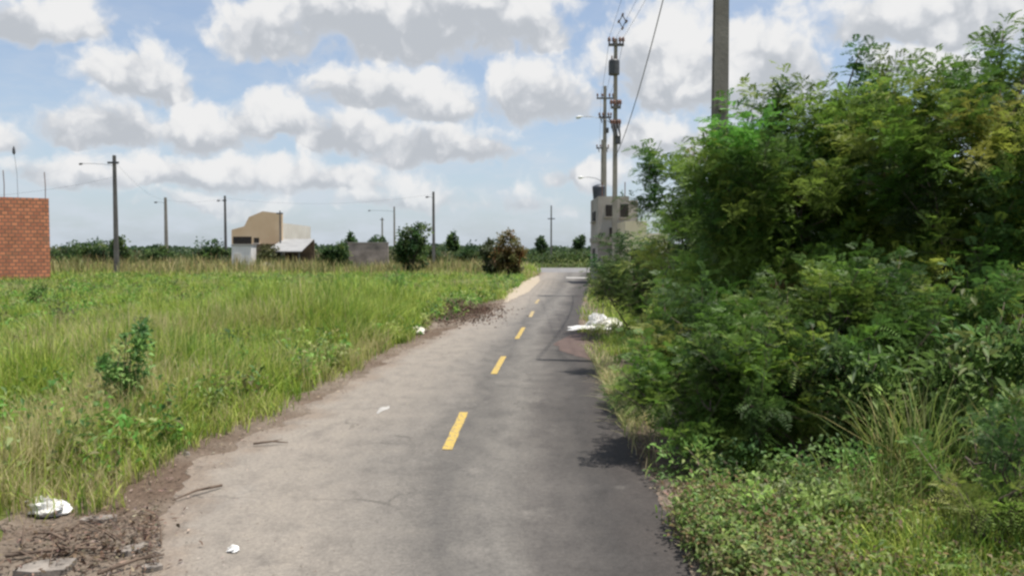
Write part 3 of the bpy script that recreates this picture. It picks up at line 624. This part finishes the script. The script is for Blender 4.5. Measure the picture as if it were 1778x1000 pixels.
def ftree(name, lab, px, ytop, ybot, wpx, Y, pal, n=2600, L=None, group=None, cat='tree', lobes=5):
    b = at(px, HOR, Y); top = at(px, ytop, Y)[2]; low = max(at(px, ybot, Y)[2], .1); r = wpx/2/FPX*Y; cz = (top+low)/2; rz = (top-low)/2; E = [(b[0], Y, cz, r*.7, r*.7, rz*.8)]
    E.append((b[0], Y, low+rz*.22, r*.82, r*.8, rz*.35))
    for j in range(lobes):
        a = j*2.4+px; E.append((b[0]+math.cos(a)*r*.5, Y+math.sin(a)*r*.5, cz+random.uniform(-.45, .4)*rz, r*.52, r*.5, rz*.5))
    return broadleaf(name, lab, (b[0], Y, 0), E, n, L or max(.12, Y*.0042), (L or max(.12, Y*.0042))*.6, 8, pal=pal, ncl=70, r0=max(.05, r*.05), group=group, cat=cat)
DG = [(.024, .052, .020), (.036, .072, .024), (.055, .095, .030), (.080, .120, .036)]
ftree('round_tree', 'round dark green tree standing alone at the back of the field', 714, 380, 464, 66, 62, DG, 3800)
ftree('brown_shrub', 'reddish brown dry shrub where the field meets the road', 884, 400, 472, 58, 54, [(.145, .080, .030), (.17, .095, .036), (.115, .09, .032), (.08, .085, .030)], 3400, cat='shrub')
ftree('grey_shrub', 'grey green shrub just left of the reddish brown shrub', 853, 412, 470, 44, 56, [(.06, .075, .038), (.08, .095, .05), (.05, .07, .03)], 2000, cat='shrub')
ftree('round_shrub', 'dark round shrub in front of the low grey wall', 582, 417, 462, 52, 76, DG, 2600, cat='shrub')
FT = 'trees behind the field'
for px, yt, w, Y, lab in ((122, 418, 66, 88, 'dark tree right beside the brick building'), (168, 414, 74, 91, 'dark tree between the brick building and the lamp pole'), (211, 406, 40, 86, 'narrow dark tree right behind the lamp pole'),
                          (275, 424, 56, 95, 'low tree at the foot of the second pole from the left'), (360, 411, 66, 93, 'dark tree left of the beige house beside a thin pole'),
                          (608, 404, 36, 150, 'small far tree above the left end of the low grey wall'), (656, 407, 32, 150, 'small far tree above the right end of the low grey wall'),
                          (785, 395, 20, 145, 'thin far tree right of the round dark tree'), (740, 425, 60, 96, 'low bush between the round tree and the pole beside it'), (820, 418, 60, 100, 'low bush left of the grey green shrub'), (465, 424, 50, 84, 'olive bush at the foot of the beige house')):
    ftree('background_tree', lab, px, yt, 462, w, Y, DG if px != 465 else [(.06, .07, .028), (.09, .09, .04)], 1500, group=FT, lobes=4)
for px, yt, w, Y, lab in ((1005, 408, 22, 200, 'small far tree on the skyline left of the grey house'), (940, 412, 18, 210, 'tiny far tree on the skyline right of the brown shrub')):
    ftree('background_tree', lab, px, yt, 440, w, Y, FARG, 700, group=FT, lobes=3)
ftree('front_bush', 'bush in front of the grey unfinished house, left of the thicket', 1064, 446, 490, 40, 33.5, [(.05, .075, .03), (.075, .10, .04), (.10, .12, .05)], 1800, cat='shrub')
# heap of dry branches beside the road
def heap(name, lab, cx, cy, sx, sy, h, n, pal, fine=1.0):
    r = thing(name, lab, 'brush heap', (cx, cy, 0)); mb = MB()
    for j in range(n):
        x = cx+random.gauss(0, sx); y = cy+random.gauss(0, sy); z = h*math.exp(-((x-cx)/sx)**2*.5-((y-cy)/sy)**2*.5)*random.random()+.02; a = random.uniform(0, 6.28); l = random.uniform(.25, .6)*fine
        mb.tube([(x, y, z), (x+math.cos(a)*l*.5, y+math.sin(a)*l*.5, z+random.uniform(0, .12)), (x+math.cos(a)*l, y+math.sin(a)*l, max(.02, z+random.uniform(-.1, .12)))], [.012*fine, .009*fine, .003*fine], 4)
    mb.build('branch', TWIG, r)['kind'] = 'stuff'
    m = n*14; x = rng.normal(cx, sx, m); y = rng.normal(cy, sy, m); z = h*np.exp(-((x-cx)/sx)**2*.5-((y-cy)/sy)**2*.5)*rng.uniform(0, 1, m)+.015
    fast_mesh('dead_foliage', *leaves(np.stack([x, y, z], 1), rng.normal(0, 1, (m, 3)), rng.uniform(.05, .14, m)*fine, rng.uniform(.02, .06, m)*fine, mixcol(m, pal)), DRY, r)['kind'] = 'stuff'
heap('brush_heap', 'dark heap of dead branches on bare soil at the field edge', -1.75, 26.2, .65, 2.1, .42, 220, [(.10, .062, .048), (.07, .045, .036), (.15, .10, .075)])
heap('brush_heap', 'low spread of dead twigs and debris in the bottom left corner', -2.85, 5.25, .26, .26, .04, 12, [(.12, .085, .06), (.08, .058, .042), (.18, .135, .10)], .6)

# ------------------------------------------------------------------ small things lying about
def crumple(name, lab, c, sx, sy, sz, m, cat, seed, group=None, parts=()):
    bmn = 20; V = []; F = []; rr = np.random.default_rng(seed); ph = rr.uniform(0, 6.28, 12); fr = rr.integers(2, 7, 12)
    for i in range(bmn+1):
        th = math.pi*i/bmn
        for j in range(28):
            a = 2*math.pi*j/28; q = 1+sum(.11*math.sin(fr[k]*a+ph[k]+(k+2)*th) for k in range(6))+sum(.05*abs(math.sin(fr[k]*1.7*th+ph[k]+k*a)) for k in range(6, 12)); x = math.sin(th)*math.cos(a)*q; y = math.sin(th)*math.sin(a)*q; z = math.cos(th)*q
            V.append((c[0]+x*sx, c[1]+y*sy, max(c[2]+.012, c[2]+sz*(.75+z))))
    for i in range(bmn):
        for j in range(28): F.append((i*28+j, i*28+(j+1) % 28, (i+1)*28+(j+1) % 28, (i+1)*28+j))
    o = link_mesh(name, V, F, m, None, False); off = np.array(c); return tag(o, lab, cat, group)
crumple('plastic_bag', 'white plastic bag lying in the grass near the bottom left corner', gnd(88, 893), .11, .09, .055, WHITEPL, 'bag', 1)
crumple('paper_scrap', 'crumpled white scrap lying against the plastic bag in the grass', gnd(66, 876), .07, .06, .03, WHITEPL, 'litter', 2)
crumple('plastic_bag', 'small white plastic bag at the field edge beside the road bend', gnd(722, 580), .17, .13, .09, CREAMPL, 'bag', 3)
crumple('plastic_bag', 'white bag on top of the rubbish beside the thicket', (2.25, 21.0, .02), .22, .2, .17, WHITEPL, 'bag', 4)
crumple('plastic_sheet', 'flat white plastic sheet spread on the road edge by the thicket', (1.92, 20.6, .01), .42, .40, .045, WHITEPL, 'litter', 5)
crumple('plastic_bag', 'cream bag at the right of the rubbish, half under the dark shrub', (2.58, 20.7, .01), .19, .2, .13, CREAMPL, 'bag', 6)
crumple('paper_scrap', 'tiny white scrap lying alone on the asphalt at the bottom left', gnd(405, 958), .03, .03, .022, WHITEPL, 'litter', 7)
pc = gnd(664, 712); q = [(pc[0]+math.cos(a)*(.05+.02*math.sin(3*a))+.25*math.sin(a)*.13, pc[1]+math.sin(a)*(.24+.05*math.cos(5*a)), .0085) for a in np.linspace(0, 6.28, 26)[:-1]]
link_mesh('paint_smear', q, [tuple(range(25))], WHITEPAINT, road)
def slab(lab, px, py, w, l, rz, t=.05, seed=0):
    c = gnd(px, py); rr = random.Random(seed); k = 7; poly = []
    for j in range(k):
        a = 2*math.pi*j/k; q = rr.uniform(.6, 1.15); x, y = math.cos(a)*w*q, math.sin(a)*l*q; poly.append((c[0]+x*math.cos(rz)-y*math.sin(rz), c[1]+x*math.sin(rz)+y*math.cos(rz), .0))
    tag(MB().prism([(p[0], p[1], -.01) for p in poly][::-1], (0, 0, t)).build('pavement_slab', STONE), lab, 'slab', 'broken slabs in the debris')
slab('broken pavement slab in the very bottom left corner', 80, 992, .22, .12, .2, .05, 1)
slab('small broken pavement slab among twigs beside the road edge', 228, 958, .11, .08, .5, .045, 2)
slab('broken pavement slab between the plastic bag and the road edge', 175, 905, .16, .09, .1, .04, 3)
slab('little broken slab at the bottom edge beside the dusty asphalt', 262, 990, .08, .06, .8, .045, 4)
for lab, a, b in (('long dead stick lying across the debris in the bottom left corner', (10, 965), (225, 950)), ('dead stick pointing at the asphalt at the bottom left', (170, 995), (285, 962)),
                  ('short dead stick on the asphalt beside the debris', (385, 842), (300, 868)), ('thin dead stick at the road edge higher up on the left', (440, 770), (500, 768)), ('dead stick lying below the broken slab near the bag', (120, 940), (60, 925))):
    p, q = gnd(*a, .03), gnd(*b, .025); m = [(p[i]+q[i])/2+random.uniform(-.03, .03) for i in range(3)]; m[2] = .05
    mb = MB().tube([p, m, q], [.012, .010, .005], 6); mb.tube([m, (m[0]+.08, m[1]+.10, .05)], [.007, .003], 5)
    tag(mb.build('dead_stick', TWIG, None, True), lab, 'stick', 'sticks on the left verge')
rr = random.Random(5)
for lab, px, py, s in (('pale stone in the grass right of the plastic bag', 150, 835, .10), ('small stone at the grass edge above the debris', 325, 790, .05), ('pale rubble lump at the foot of the brick building', 45, 492, .45)):
    Y = 44 if py < 500 else None; c = gnd(px, py) if Y is None else (at(px, HOR, Y)[0], Y, 0); mb = MB(); n = 7; V = []
    poly = [(c[0]+math.cos(j*6.283/n)*s*rr.uniform(.7, 1.1), c[1]+math.sin(j*6.283/n)*s*rr.uniform(.6, 1.), -.01) for j in range(n)]; top = [(c[0]+(p[0]-c[0])*.6, c[1]+(p[1]-c[1])*.6, s*rr.uniform(.45, .8)) for p in poly]
    mb.add(poly+top, [tuple(range(n))[::-1], tuple(range(n, 2*n))]+[(i, (i+1) % n, n+(i+1) % n, n+i) for i in range(n)]); tag(mb.build('stone', STONE), lab, 'stone')

# ------------------------------------------------------------------ buildings
def brick_building():
    A = np.array((-.84, -.54, 0)); D = np.array((-.54, .84, 0)); C = np.array((-25.75, 45.0, 0)); W, DP_, H = 13.0, 8.0, 4.95
    r = thing('brick_building', 'unfinished orange hollow brick building at the left edge with bare rods on top', 'building', tuple(C))
    def wall(name, p0, d, w, h0, h1, t, nrm):
        mb = MB(); o = np.array(p0); n = np.array(nrm)
        mb.prism([o+np.array((0, 0, h0)), o+d*w+np.array((0, 0, h0)), o+d*w+np.array((0, 0, h1)), o+np.array((0, 0, h1))], n*t)
        ob = mb.build(name, BRICK, r); a = ob.data.attributes.new('wall_uv', 'FLOAT_VECTOR', 'POINT')
        a.data.foreach_set('vector', np.array([(np.dot(v-o, d)+np.dot(v-o, n), v[2], 0) for v in np.array(mb.v)], np.float32).ravel()); return ob
    wall('wall', C, A, W, 0, H, .15, D)
    wall('wall', C+D*.153, D, DP_, 0, H-.003, .15, A)
    wall('wall', C+A*(W-.15)+D*.153, D, DP_, 0, H-.003, .15, A)
    wall('wall', C+D*(DP_+.156), A, W, 0, H-.006, .15, D)
    MB().prism([C+D*.16+A*.16+np.array((0, 0, 3.0)), C+A*(W-.16)+D*.16+np.array((0, 0, 3.0)), C+A*(W-.16)+D*(DP_+.1)+np.array((0, 0, 3.0)), C+A*.16+D*(DP_+.1)+np.array((0, 0, 3.0))], (0, 0, .15)).build('floor_slab', CONC, r)
    for s in (.16, 2.1, 2.95, 5.5):
        b = C+A*s+D*.075; MB().tube([b+np.array((0, 0, H-.05)), b+np.array((.015, 0, H+.7)), b+np.array((-.02, 0, H+1.45))], .022, 5).build('rod', RUST, r)
    return r
brick_building()
def P(px, py, Y): return np.array(at(px, py, Y))
def poly_block(pts, Y, depth, name, m, r, mb=None):
    return MB().prism([at(px, py, Y) for px, py in pts], (0, depth, 0)).build(name, m, r)
def beige_house():
    Y = 90.0; r = thing('beige_house', 'beige plastered house with stepped gable and pale lean-to at the back of the field', 'house', (at(450, HOR, Y)[0], Y, 0))
    gy = HOR+2.0*FPX/Y
    poly_block([(402, gy), (490, gy), (490, 371), (456, 367), (432, 377), (424, 393), (402, 399)], Y, .3, 'gable_wall', BEIGE, r)
    xr = at(490, HOR, Y)[0]; xl = at(404, HOR, Y)[0]
    MB().prism([(xr-.25, Y+.303, 0), (xr, Y+.303, 0), (xr, Y+.303, 5.2), (xr-.25, Y+.303, 5.2)], (0, 12.5, 0)).build('side_wall', PALEPL, r)
    MB().box(((xl+xr)/2-.1, Y+6.5, 4.3), (xr-xl-.4, 12, .18)).build('roof', SHEET, r)
    for x0, x1, y0, y1 in ((405, 437, 411, 424), (441, 450, 413, 422)):
        a = at(x0, y0, Y); b = at(x1, y1, Y); f = MB().prism([(a[0], Y-.05, b[2]), (b[0], Y-.05, b[2]), (b[0], Y-.05, a[2]), (a[0], Y-.05, a[2])], (0, .046, 0)).build('window', DARKIN, r)
        MB().box(((a[0]+b[0])/2, Y-.12, b[2]-.06), (b[0]-a[0]+.2, .22, .1)).build('sill', PALEPL, f)
    MB().prism([at(437, gy, Y-.4), at(489, gy, Y-.4), at(489, 423, Y-.4), at(437, 425, Y-.4)], (0, .3, 0)).build('board_screen', WOODD, r)
    a = at(491, 415, 91.0); b = at(545, 415, 91.0); x0, x1 = a[0]+.1, b[0]
    MB().add([(x0, 91, a[2]), (x1, 91, a[2]), (x1+.4, 84, 2.05), (x0, 84, 2.05), (x0, 91, a[2]-.08), (x1, 91, a[2]-.08), (x1+.4, 84, 1.97), (x0, 84, 1.97)], [(0, 3, 2, 1), (4, 5, 6, 7), (0, 1, 5, 4), (1, 2, 6, 5), (2, 3, 7, 6), (3, 0, 4, 7)]).build('lean_to_roof', SHEET, r)
    for x in (x0+.15, (x0+x1)/2, x1+.1): MB().box((x, 84.2, .98), (.14, .14, 1.96)).build('post', DCONC, r)
    MB().box(((x0+x1)/2, 91.2, a[2]/2), (x1-x0, .2, a[2]-.2)).build('back_wall', WOODD, r)
beige_house()
def simple_wall(name, lab, cat, x0, x1, yt, Y, t, m, cap=None, step=None):
    a = at(x0, yt, Y); b = at(x1, yt, Y); r = thing(name, lab, cat, ((a[0]+b[0])/2, Y, 0)); top = a[2]
    pts = [(a[0], Y, 0), (b[0], Y, 0), (b[0], Y, top-(step or 0)), ((a[0]+b[0])/2, Y, top-(step or 0)), ((a[0]+b[0])/2, Y, top), (a[0], Y, top)] if step else [(a[0], Y, 0), (b[0], Y, 0), (b[0], Y, top), (a[0], Y, top)]
    MB().prism(pts, (0, t, 0)).build('wall', m, r)
    if cap: MB().box(((a[0]+b[0])/2, Y+t/2, top+.053), (b[0]-a[0]+.12, t+.12, .10)).build('coping', cap, r)
    return r, a[0], b[0], top
r, a, b, t = simple_wall('white_hut', 'small white walled hut in front of the beige house', 'hut', 402, 436, 427, 82, 1.6, WHITEWALL, SHEET)
MB().box((a+.6, 81.97, .95), (.7, .05, 1.7)).build('door', PALEPL, r)
r, a, b, t = simple_wall('grey_wall', 'low pinkish grey rendered wall between the round shrub and the round tree', 'wall', 604, 674, 422, 82, .25, plain('pinkish_render', (.17, .14, .12), (.40, .325, .285), 1.1, .95), None)
MB().box(((a+b)/2, 82.12, t+.043), (b-a+.1, .33, .08)).build('coping', GREYPL, r)
c = at(462, HOR, 79); mbh = MB(); rr = random.Random(3)
rub = thing('rubble_heap', 'grey rubble heap at the foot of the white hut', 'rubble', (c[0], 79, 0)); n = 26; V = [(c[0], 79, 1.0)]; F = []
for k in range(1, 6):
    for j in range(n):
        a = 6.283*j/n; q = k/5; V.append((c[0]+math.cos(a)*1.7*q*rr.uniform(.9, 1.1), 79+math.sin(a)*1.3*q, max(-.02, 1.0*(1-q)**1.2+rr.uniform(-.1, .1)*(k < 5))))
F += [(0, 1+j, 1+(j+1) % n) for j in range(n)]+[(1+(k-1)*n+j, 1+k*n+j, 1+k*n+(j+1) % n, 1+(k-1)*n+(j+1) % n) for k in range(1, 5) for j in range(n)]
link_mesh('rubble', V, F, GREYPL, rub)
def grey_house():
    Y, D = 50.0, 4.6; xl = at(1038, HOR, Y)[0]; xr = at(1107, HOR, Y)[0]; top = at(1038, 341, Y)[2]
    r = thing('grey_house', 'unfinished two storey grey house behind the power poles, dark tank on its roof', 'house', (xl, Y, 0))
    MB().prism([(xl, Y, 0), (xr, Y, 0), (xr, Y, top-.25), (xr-.55, Y, top-.25), (xr-.55, Y, top), (xl, Y, top)], (0, D, 0)).build('wall', GREYPL, r)
    MB().box(((xl+xr)/2, Y-.06, 2.75), (xr-xl+.1, .12, .28)).build('floor_band', CONC, r)
    MB().box((xl-.04, Y+D/2, 2.75), (.08, D-.3, .28)).build('floor_band', CONC, r)
    for px, py, w, h in ((1084, 366, .5, .8), (1058, 366, .45, .7), (1068, 408, .7, .9)):
        a = at(px, py, Y); f = MB().box((a[0], Y-.02, a[2]), (w, .05, h)).build('window', DARKIN, r); MB().box((a[0], Y-.08, a[2]-h/2-.05), (w+.2, .16, .08)).build('sill', CONC, f)
    f = MB().box((xl-.02, Y+2.3, 4.25), (.05, 1.9, .6)).build('window', DARKIN, r); MB().box((xl-.08, Y+2.3, 3.9), (.16, 2.1, .08)).build('sill', CONC, f)
    MB().box((xl-.02, Y+2.3, 1.6), (.05, 1.2, 1.2)).build('window', DARKIN, r)
    for dx, dy in ((.3, .4), (.3, 4.2), (1.7, .3)): MB().tube([(xl+dx, Y+dy, top), (xl+dx, Y+dy, top+.9)], .03, 5).build('rod', RUST, r)
    tx, ty = xl+.32, Y+2.6
    t = thing('water_tank', 'dark plastic water tank on the roof of the grey house', 'water tank', (tx, ty, top))
    MB().tube([(tx, ty, top), (tx, ty, top+.66), (tx, ty, top+.76)], [.36, .42, .41], 20).build('tank_body', TANK, t)
    MB().tube([(tx, ty, top+.765), (tx, ty, top+.86), (tx, ty, top+.95)], [.45, .34, .1], 20).build('lid', TANK, t)
grey_house()
r, a, b, t = simple_wall('cream_house', 'small cream plastered house partly behind the thicket', 'house', 1086, 1160, 384, 46, 3.4, CREAM, None, .7)
MB().box(((a+b)/2-.55, 45.97, 1.6), (.7, .06, 1.1)).build('window', DARKIN, r)

# ------------------------------------------------------------------ poles and cables
def conc_pole(r, x, y, h, r0, r1, m=CONC):           # double-T section pole: two flanges with a recessed web
    mb = MB(); k = 10
    def ring(z, w):
        d = w*.8; f = w*.42; return [(x-w, y-d, z), (x+w, y-d, z), (x+w, y-f, z), (x+w*.62, y-f*.8, z), (x+w*.62, y+f*.8, z), (x+w, y+f, z), (x+w, y+d, z), (x-w, y+d, z), (x-w, y+f, z), (x-w*.62, y+f*.8, z), (x-w*.62, y-f*.8, z), (x-w, y-f, z)]
    V = []; n = 12
    for i in range(k+1): V += ring(-.1+(h+.1)*i/k, r0+(r1-r0)*i/k)
    mb.add(V, [(i*n+j, i*n+(j+1) % n, (i+1)*n+(j+1) % n, (i+1)*n+j) for i in range(k) for j in range(n)]+[tuple(range(n))[::-1], tuple(k*n+j for j in range(n))])
    return mb.build('pole', m, r)
def insul(r, x, y, z, s=1.0):
    MB().tube([(x, y, z), (x, y, z+.08*s), (x, y, z+.1*s), (x, y, z+.16*s), (x, y, z+.18*s), (x, y, z+.26*s)], [.03*s, .03*s, .075*s, .05*s, .07*s, .025*s], 10).build('insulator', PORC, r)
def lamp(r, x, y, z, dx, dz, hs=1.0, am=STEEL, hm=None):
    arm = MB().tube([(x, y, z), (x+dx*.3, y, z+dz*.7), (x+dx*.7, y, z+dz), (x+dx, y, z+dz)], .03*hs, 6).build('lamp_arm', am, r)
    hd = MB(); ex = x+dx; sg = 1 if dx > 0 else -1
    hd.tube([(ex-sg*.02, y, z+dz), (ex+sg*.12*hs, y, z+dz), (ex+sg*.3*hs, y, z+dz-.02), (ex+sg*.55*hs, y, z+dz-.04), (ex+sg*.62*hs, y, z+dz-.05)], [.04*hs, .09*hs, .15*hs, .13*hs, .03*hs], 10); hd.build('lamp_head', hm or LAMPW, arm, True)
def near_pole():
    x, y = at(1247, HOR, 14.2)[0], 14.2; r = thing('utility_pole', 'thick weathered concrete pole rising out of the thicket and beyond the top edge', 'utility pole', (x, y, 0))
    conc_pole(r, x, y, 10.3, .145, .10, MCONC)
    MB().box((x+.02, y-.155, 4.55), (.15, .10, .22)).build('clamp', CONC, r)
    return x, y
def hardware_pole(lab, px, Y, top_py, lamp_px=None, lamp_py=None, trafo=None, arms=(), w=.14, group='power poles along the road', m=CONC):
    x = at(px, HOR, Y)[0]; h = at(px, top_py, Y)[2]; r = thing('utility_pole', lab, 'utility pole', (x, Y, 0), group); conc_pole(r, x, Y, h, w*1.2, w*.72, m)
    for py, hw in arms:
        z = at(px, py, Y)[2]; MB().box((x, Y-w-.05, z), (hw*2, .09, .11)).build('crossarm', DCONC, r)
        for d in (-.9, -.35, .5, .9): insul(r, x+d*hw, Y-w-.05, z+.057, 1.1)
    for d in (-.5, 0.0, .5):
        py, hw = arms[-1]; z = at(px, py, Y)[2]; q = x+d*hw*1.3
        MB().tube([(q-.05, Y-w-.14, z+.12), (q, Y-w-.2, z-.12), (q+.05, Y-w-.26, z-.42)], [.045, .05, .03], 8).build('fuse_cutout', DSTEEL, r)
    MB().box((x+w*1.1, Y-.05, at(px, arms[-1][0]+22, Y)[2]), (.22, .26, .34)).build('junction_box', DSTEEL, r)
    if trafo:
        z = at(px, trafo, Y)[2]; t = MB().tube([(x-.12, Y-.42, z-.30), (x-.12, Y-.42, z+.28), (x-.12, Y-.42, z+.34)], [.24, .24, .20], 14).build('transformer', DSTEEL, r)
        for d in (-.1, .1): MB().tube([(x-.12+d, Y-.42, z+.34), (x-.12+d, Y-.42, z+.52)], [.035, .025], 8).build('bushing', PORC, t)
        MB().box((x+.05, Y-.18, z), (.14, .12, .2)).build('bracket', DSTEEL, r)
    if lamp_px:
        p = at(lamp_px, lamp_py, Y); z = p[2]-.35; lamp(r, x-w*.7, Y, z, p[0]-x+.2, .35, .022*Y**.85)
    return x, h
npx, npy = near_pole(); Y2, Y3, Y4 = 36.0, 57.0, 77.0
x2, h2 = hardware_pole('tall concrete pole carrying the transformer in front of the grey house', 1067, Y2, 68, 1006, 203, 122, ((80, .34), (188, .22), (222, .2)), .10)
x3, h3 = hardware_pole('concrete pole rising behind the grey house, beside the transformer pole', 1049, Y3, 150, None, None, None, ((172, .6), (205, .45)), .14)
x4, h4 = hardware_pole('farthest concrete pole with a short crossarm, its top lowest, above the dark tank', 1045, Y4, 243, 1012, 308, None, ((258, .6),), .14)
LG = 'poles behind the field'; PT = {}
def far_pole(lab, px, Y, top_py, lamp_dx=None, arm=None, w=.13, m=DCONC):
    x = at(px, HOR, Y)[0]; h = at(px, top_py, Y)[2]; r = thing('utility_pole', lab, 'utility pole', (x, Y, 0), LG); conc_pole(r, x, Y, h, w*1.25, w*.8, m)
    if lamp_dx: lamp(r, x-w*.6, Y, h-.75, lamp_dx, .15, .5 if Y < 70 else .7, DSTEEL, DSTEEL)
    if arm: MB().box((x, Y-w-.05, h-arm[0]), (arm[1], .10, .14)).build('crossarm', DSTEEL, r)
    PT[px] = (x, Y, h)
    return x, h
far_pole('tall dark pole with a long lamp arm, nearest to the brick building', 202, 59, 270, -2.2, (.55, .8), .125)
far_pole('plain pale pole, second from the left', 289, 103, 343, -.9, None, .17, CONC)
far_pole('dark thin pole left of the beige house', 392, 101, 340, -.5, (.6, .5), .13)
far_pole('thin pole in front of the beige house gable', 487, 88.5, 366, None, (.3, .7), .075)
far_pole('short faint pole at the right end of the low grey wall', 664, 160, 378, None, (.4, .8), .15, CONC)
far_pole('faint pole with a long arm, left of the round dark tree', 685, 127, 359, -3.6, None, .13, CONC)
far_pole('tall pole right of the round dark tree', 753, 94, 333, -.4, None, .15)
far_pole('lone far pole with a crossarm left of the grey house', 957, 122, 357, None, (2.0, 1.1), .11)
def cable(lab, a, b, sag, rad, group='overhead cables'):
    a, b = np.array(a, float), np.array(b, float); pts = []
    for i in range(25):
        t = i/24; p = a+(b-a)*t; p[2] -= sag*4*t*(1-t); pts.append(p)
    tag(MB().tube(pts, rad, 5).build('cable', CABLE, None, True), lab, 'cable', group)
cable('heavy sagging cable between the near pole and the transformer pole', (npx-.15, npy, 10.1), (x2, Y2-.2, 6.2), .75, .014)
z2 = at(1067, 78, Y2)[2]+.3
for i, d in enumerate((-.3, .02, .34)):
    cable(('left', 'middle', 'right')[i]+' high thin wire from the transformer pole up to the near pole', (npx+(-.65, .35, .65)[i], npy-.16, 10.25), (x2+d, Y2-.2, z2), .2, .006)
    cable(('left', 'middle', 'right')[i]+' high thin wire between the transformer pole and the thinner pole', (x2+d, Y2-.2, z2), (x3+d, Y3-.2, at(1049, 172, Y3)[2]+.3), .3, .009)
    cable(('left', 'middle', 'right')[i]+' high thin wire between the thinner pole and the far tank pole', (x3+d, Y3-.2, at(1049, 172, Y3)[2]+.3), (x4+d, Y4-.2, at(1045, 258, Y4)[2]+.3), .4, .009)
sp = at(1081, 38, 31.5); s_ = thing('cable_spacer', 'diamond shaped spacer hanging on the wires above the transformer pole', 'cable spacer', sp)
MB().tube([(sp[0], 31.5, sp[2]+.24), (sp[0]-.13, 31.5, sp[2]), (sp[0], 31.5, sp[2]-.24), (sp[0]+.13, 31.5, sp[2]), (sp[0], 31.5, sp[2]+.24)], .022, 6).build('frame', DSTEEL, s_)
for q in ((0, .26), (-.15, 0), (.15, 0), (0, -.26)): MB().tube([(sp[0]+q[0], 31.4, sp[2]+q[1]), (sp[0]+q[0], 31.6, sp[2]+q[1])], .04, 8).build('clip', PORC, s_)
def top(px, d=.3): x, Y, h = PT[px]; return (x, Y-.2, h-d)
cable('thin wire from the lamp pole to the brick building', top(202, 1.6), (-33.0, 47.5, 5.1), .25, .006)
cable('thin wire between the lamp pole and the pale second pole', top(202), top(289), .7, .006)
cable('thin wire between the pale second pole and the pole left of the beige house', top(289), top(392), .4, .007)
cable('long thin wire passing above the beige house and the low grey wall', top(392), top(753), .9, .007)
# thin mast on the brick building
mp = np.array(at(32, 343, 46.5)); mt_ = np.array(at(24, 262, 46.5)); ms = thing('roof_mast', 'thin leaning mast with a small dark head on top of the brick building', 'mast', tuple(mp))
MB().tube([mp-np.array((0, 0, 1.9)), (mp+mt_)/2+np.array((.05, 0, 0)), mt_], [.016, .012, .010], 6).build('shaft', STEEL, ms)
MB().tube([mt_+np.array((0, 0, -.22)), mt_+np.array((0, 0, -.12)), mt_+np.array((0, 0, .1)), mt_+np.array((0, 0, .26))], [.03, .085, .07, .02], 8).build('head', DSTEEL, ms)
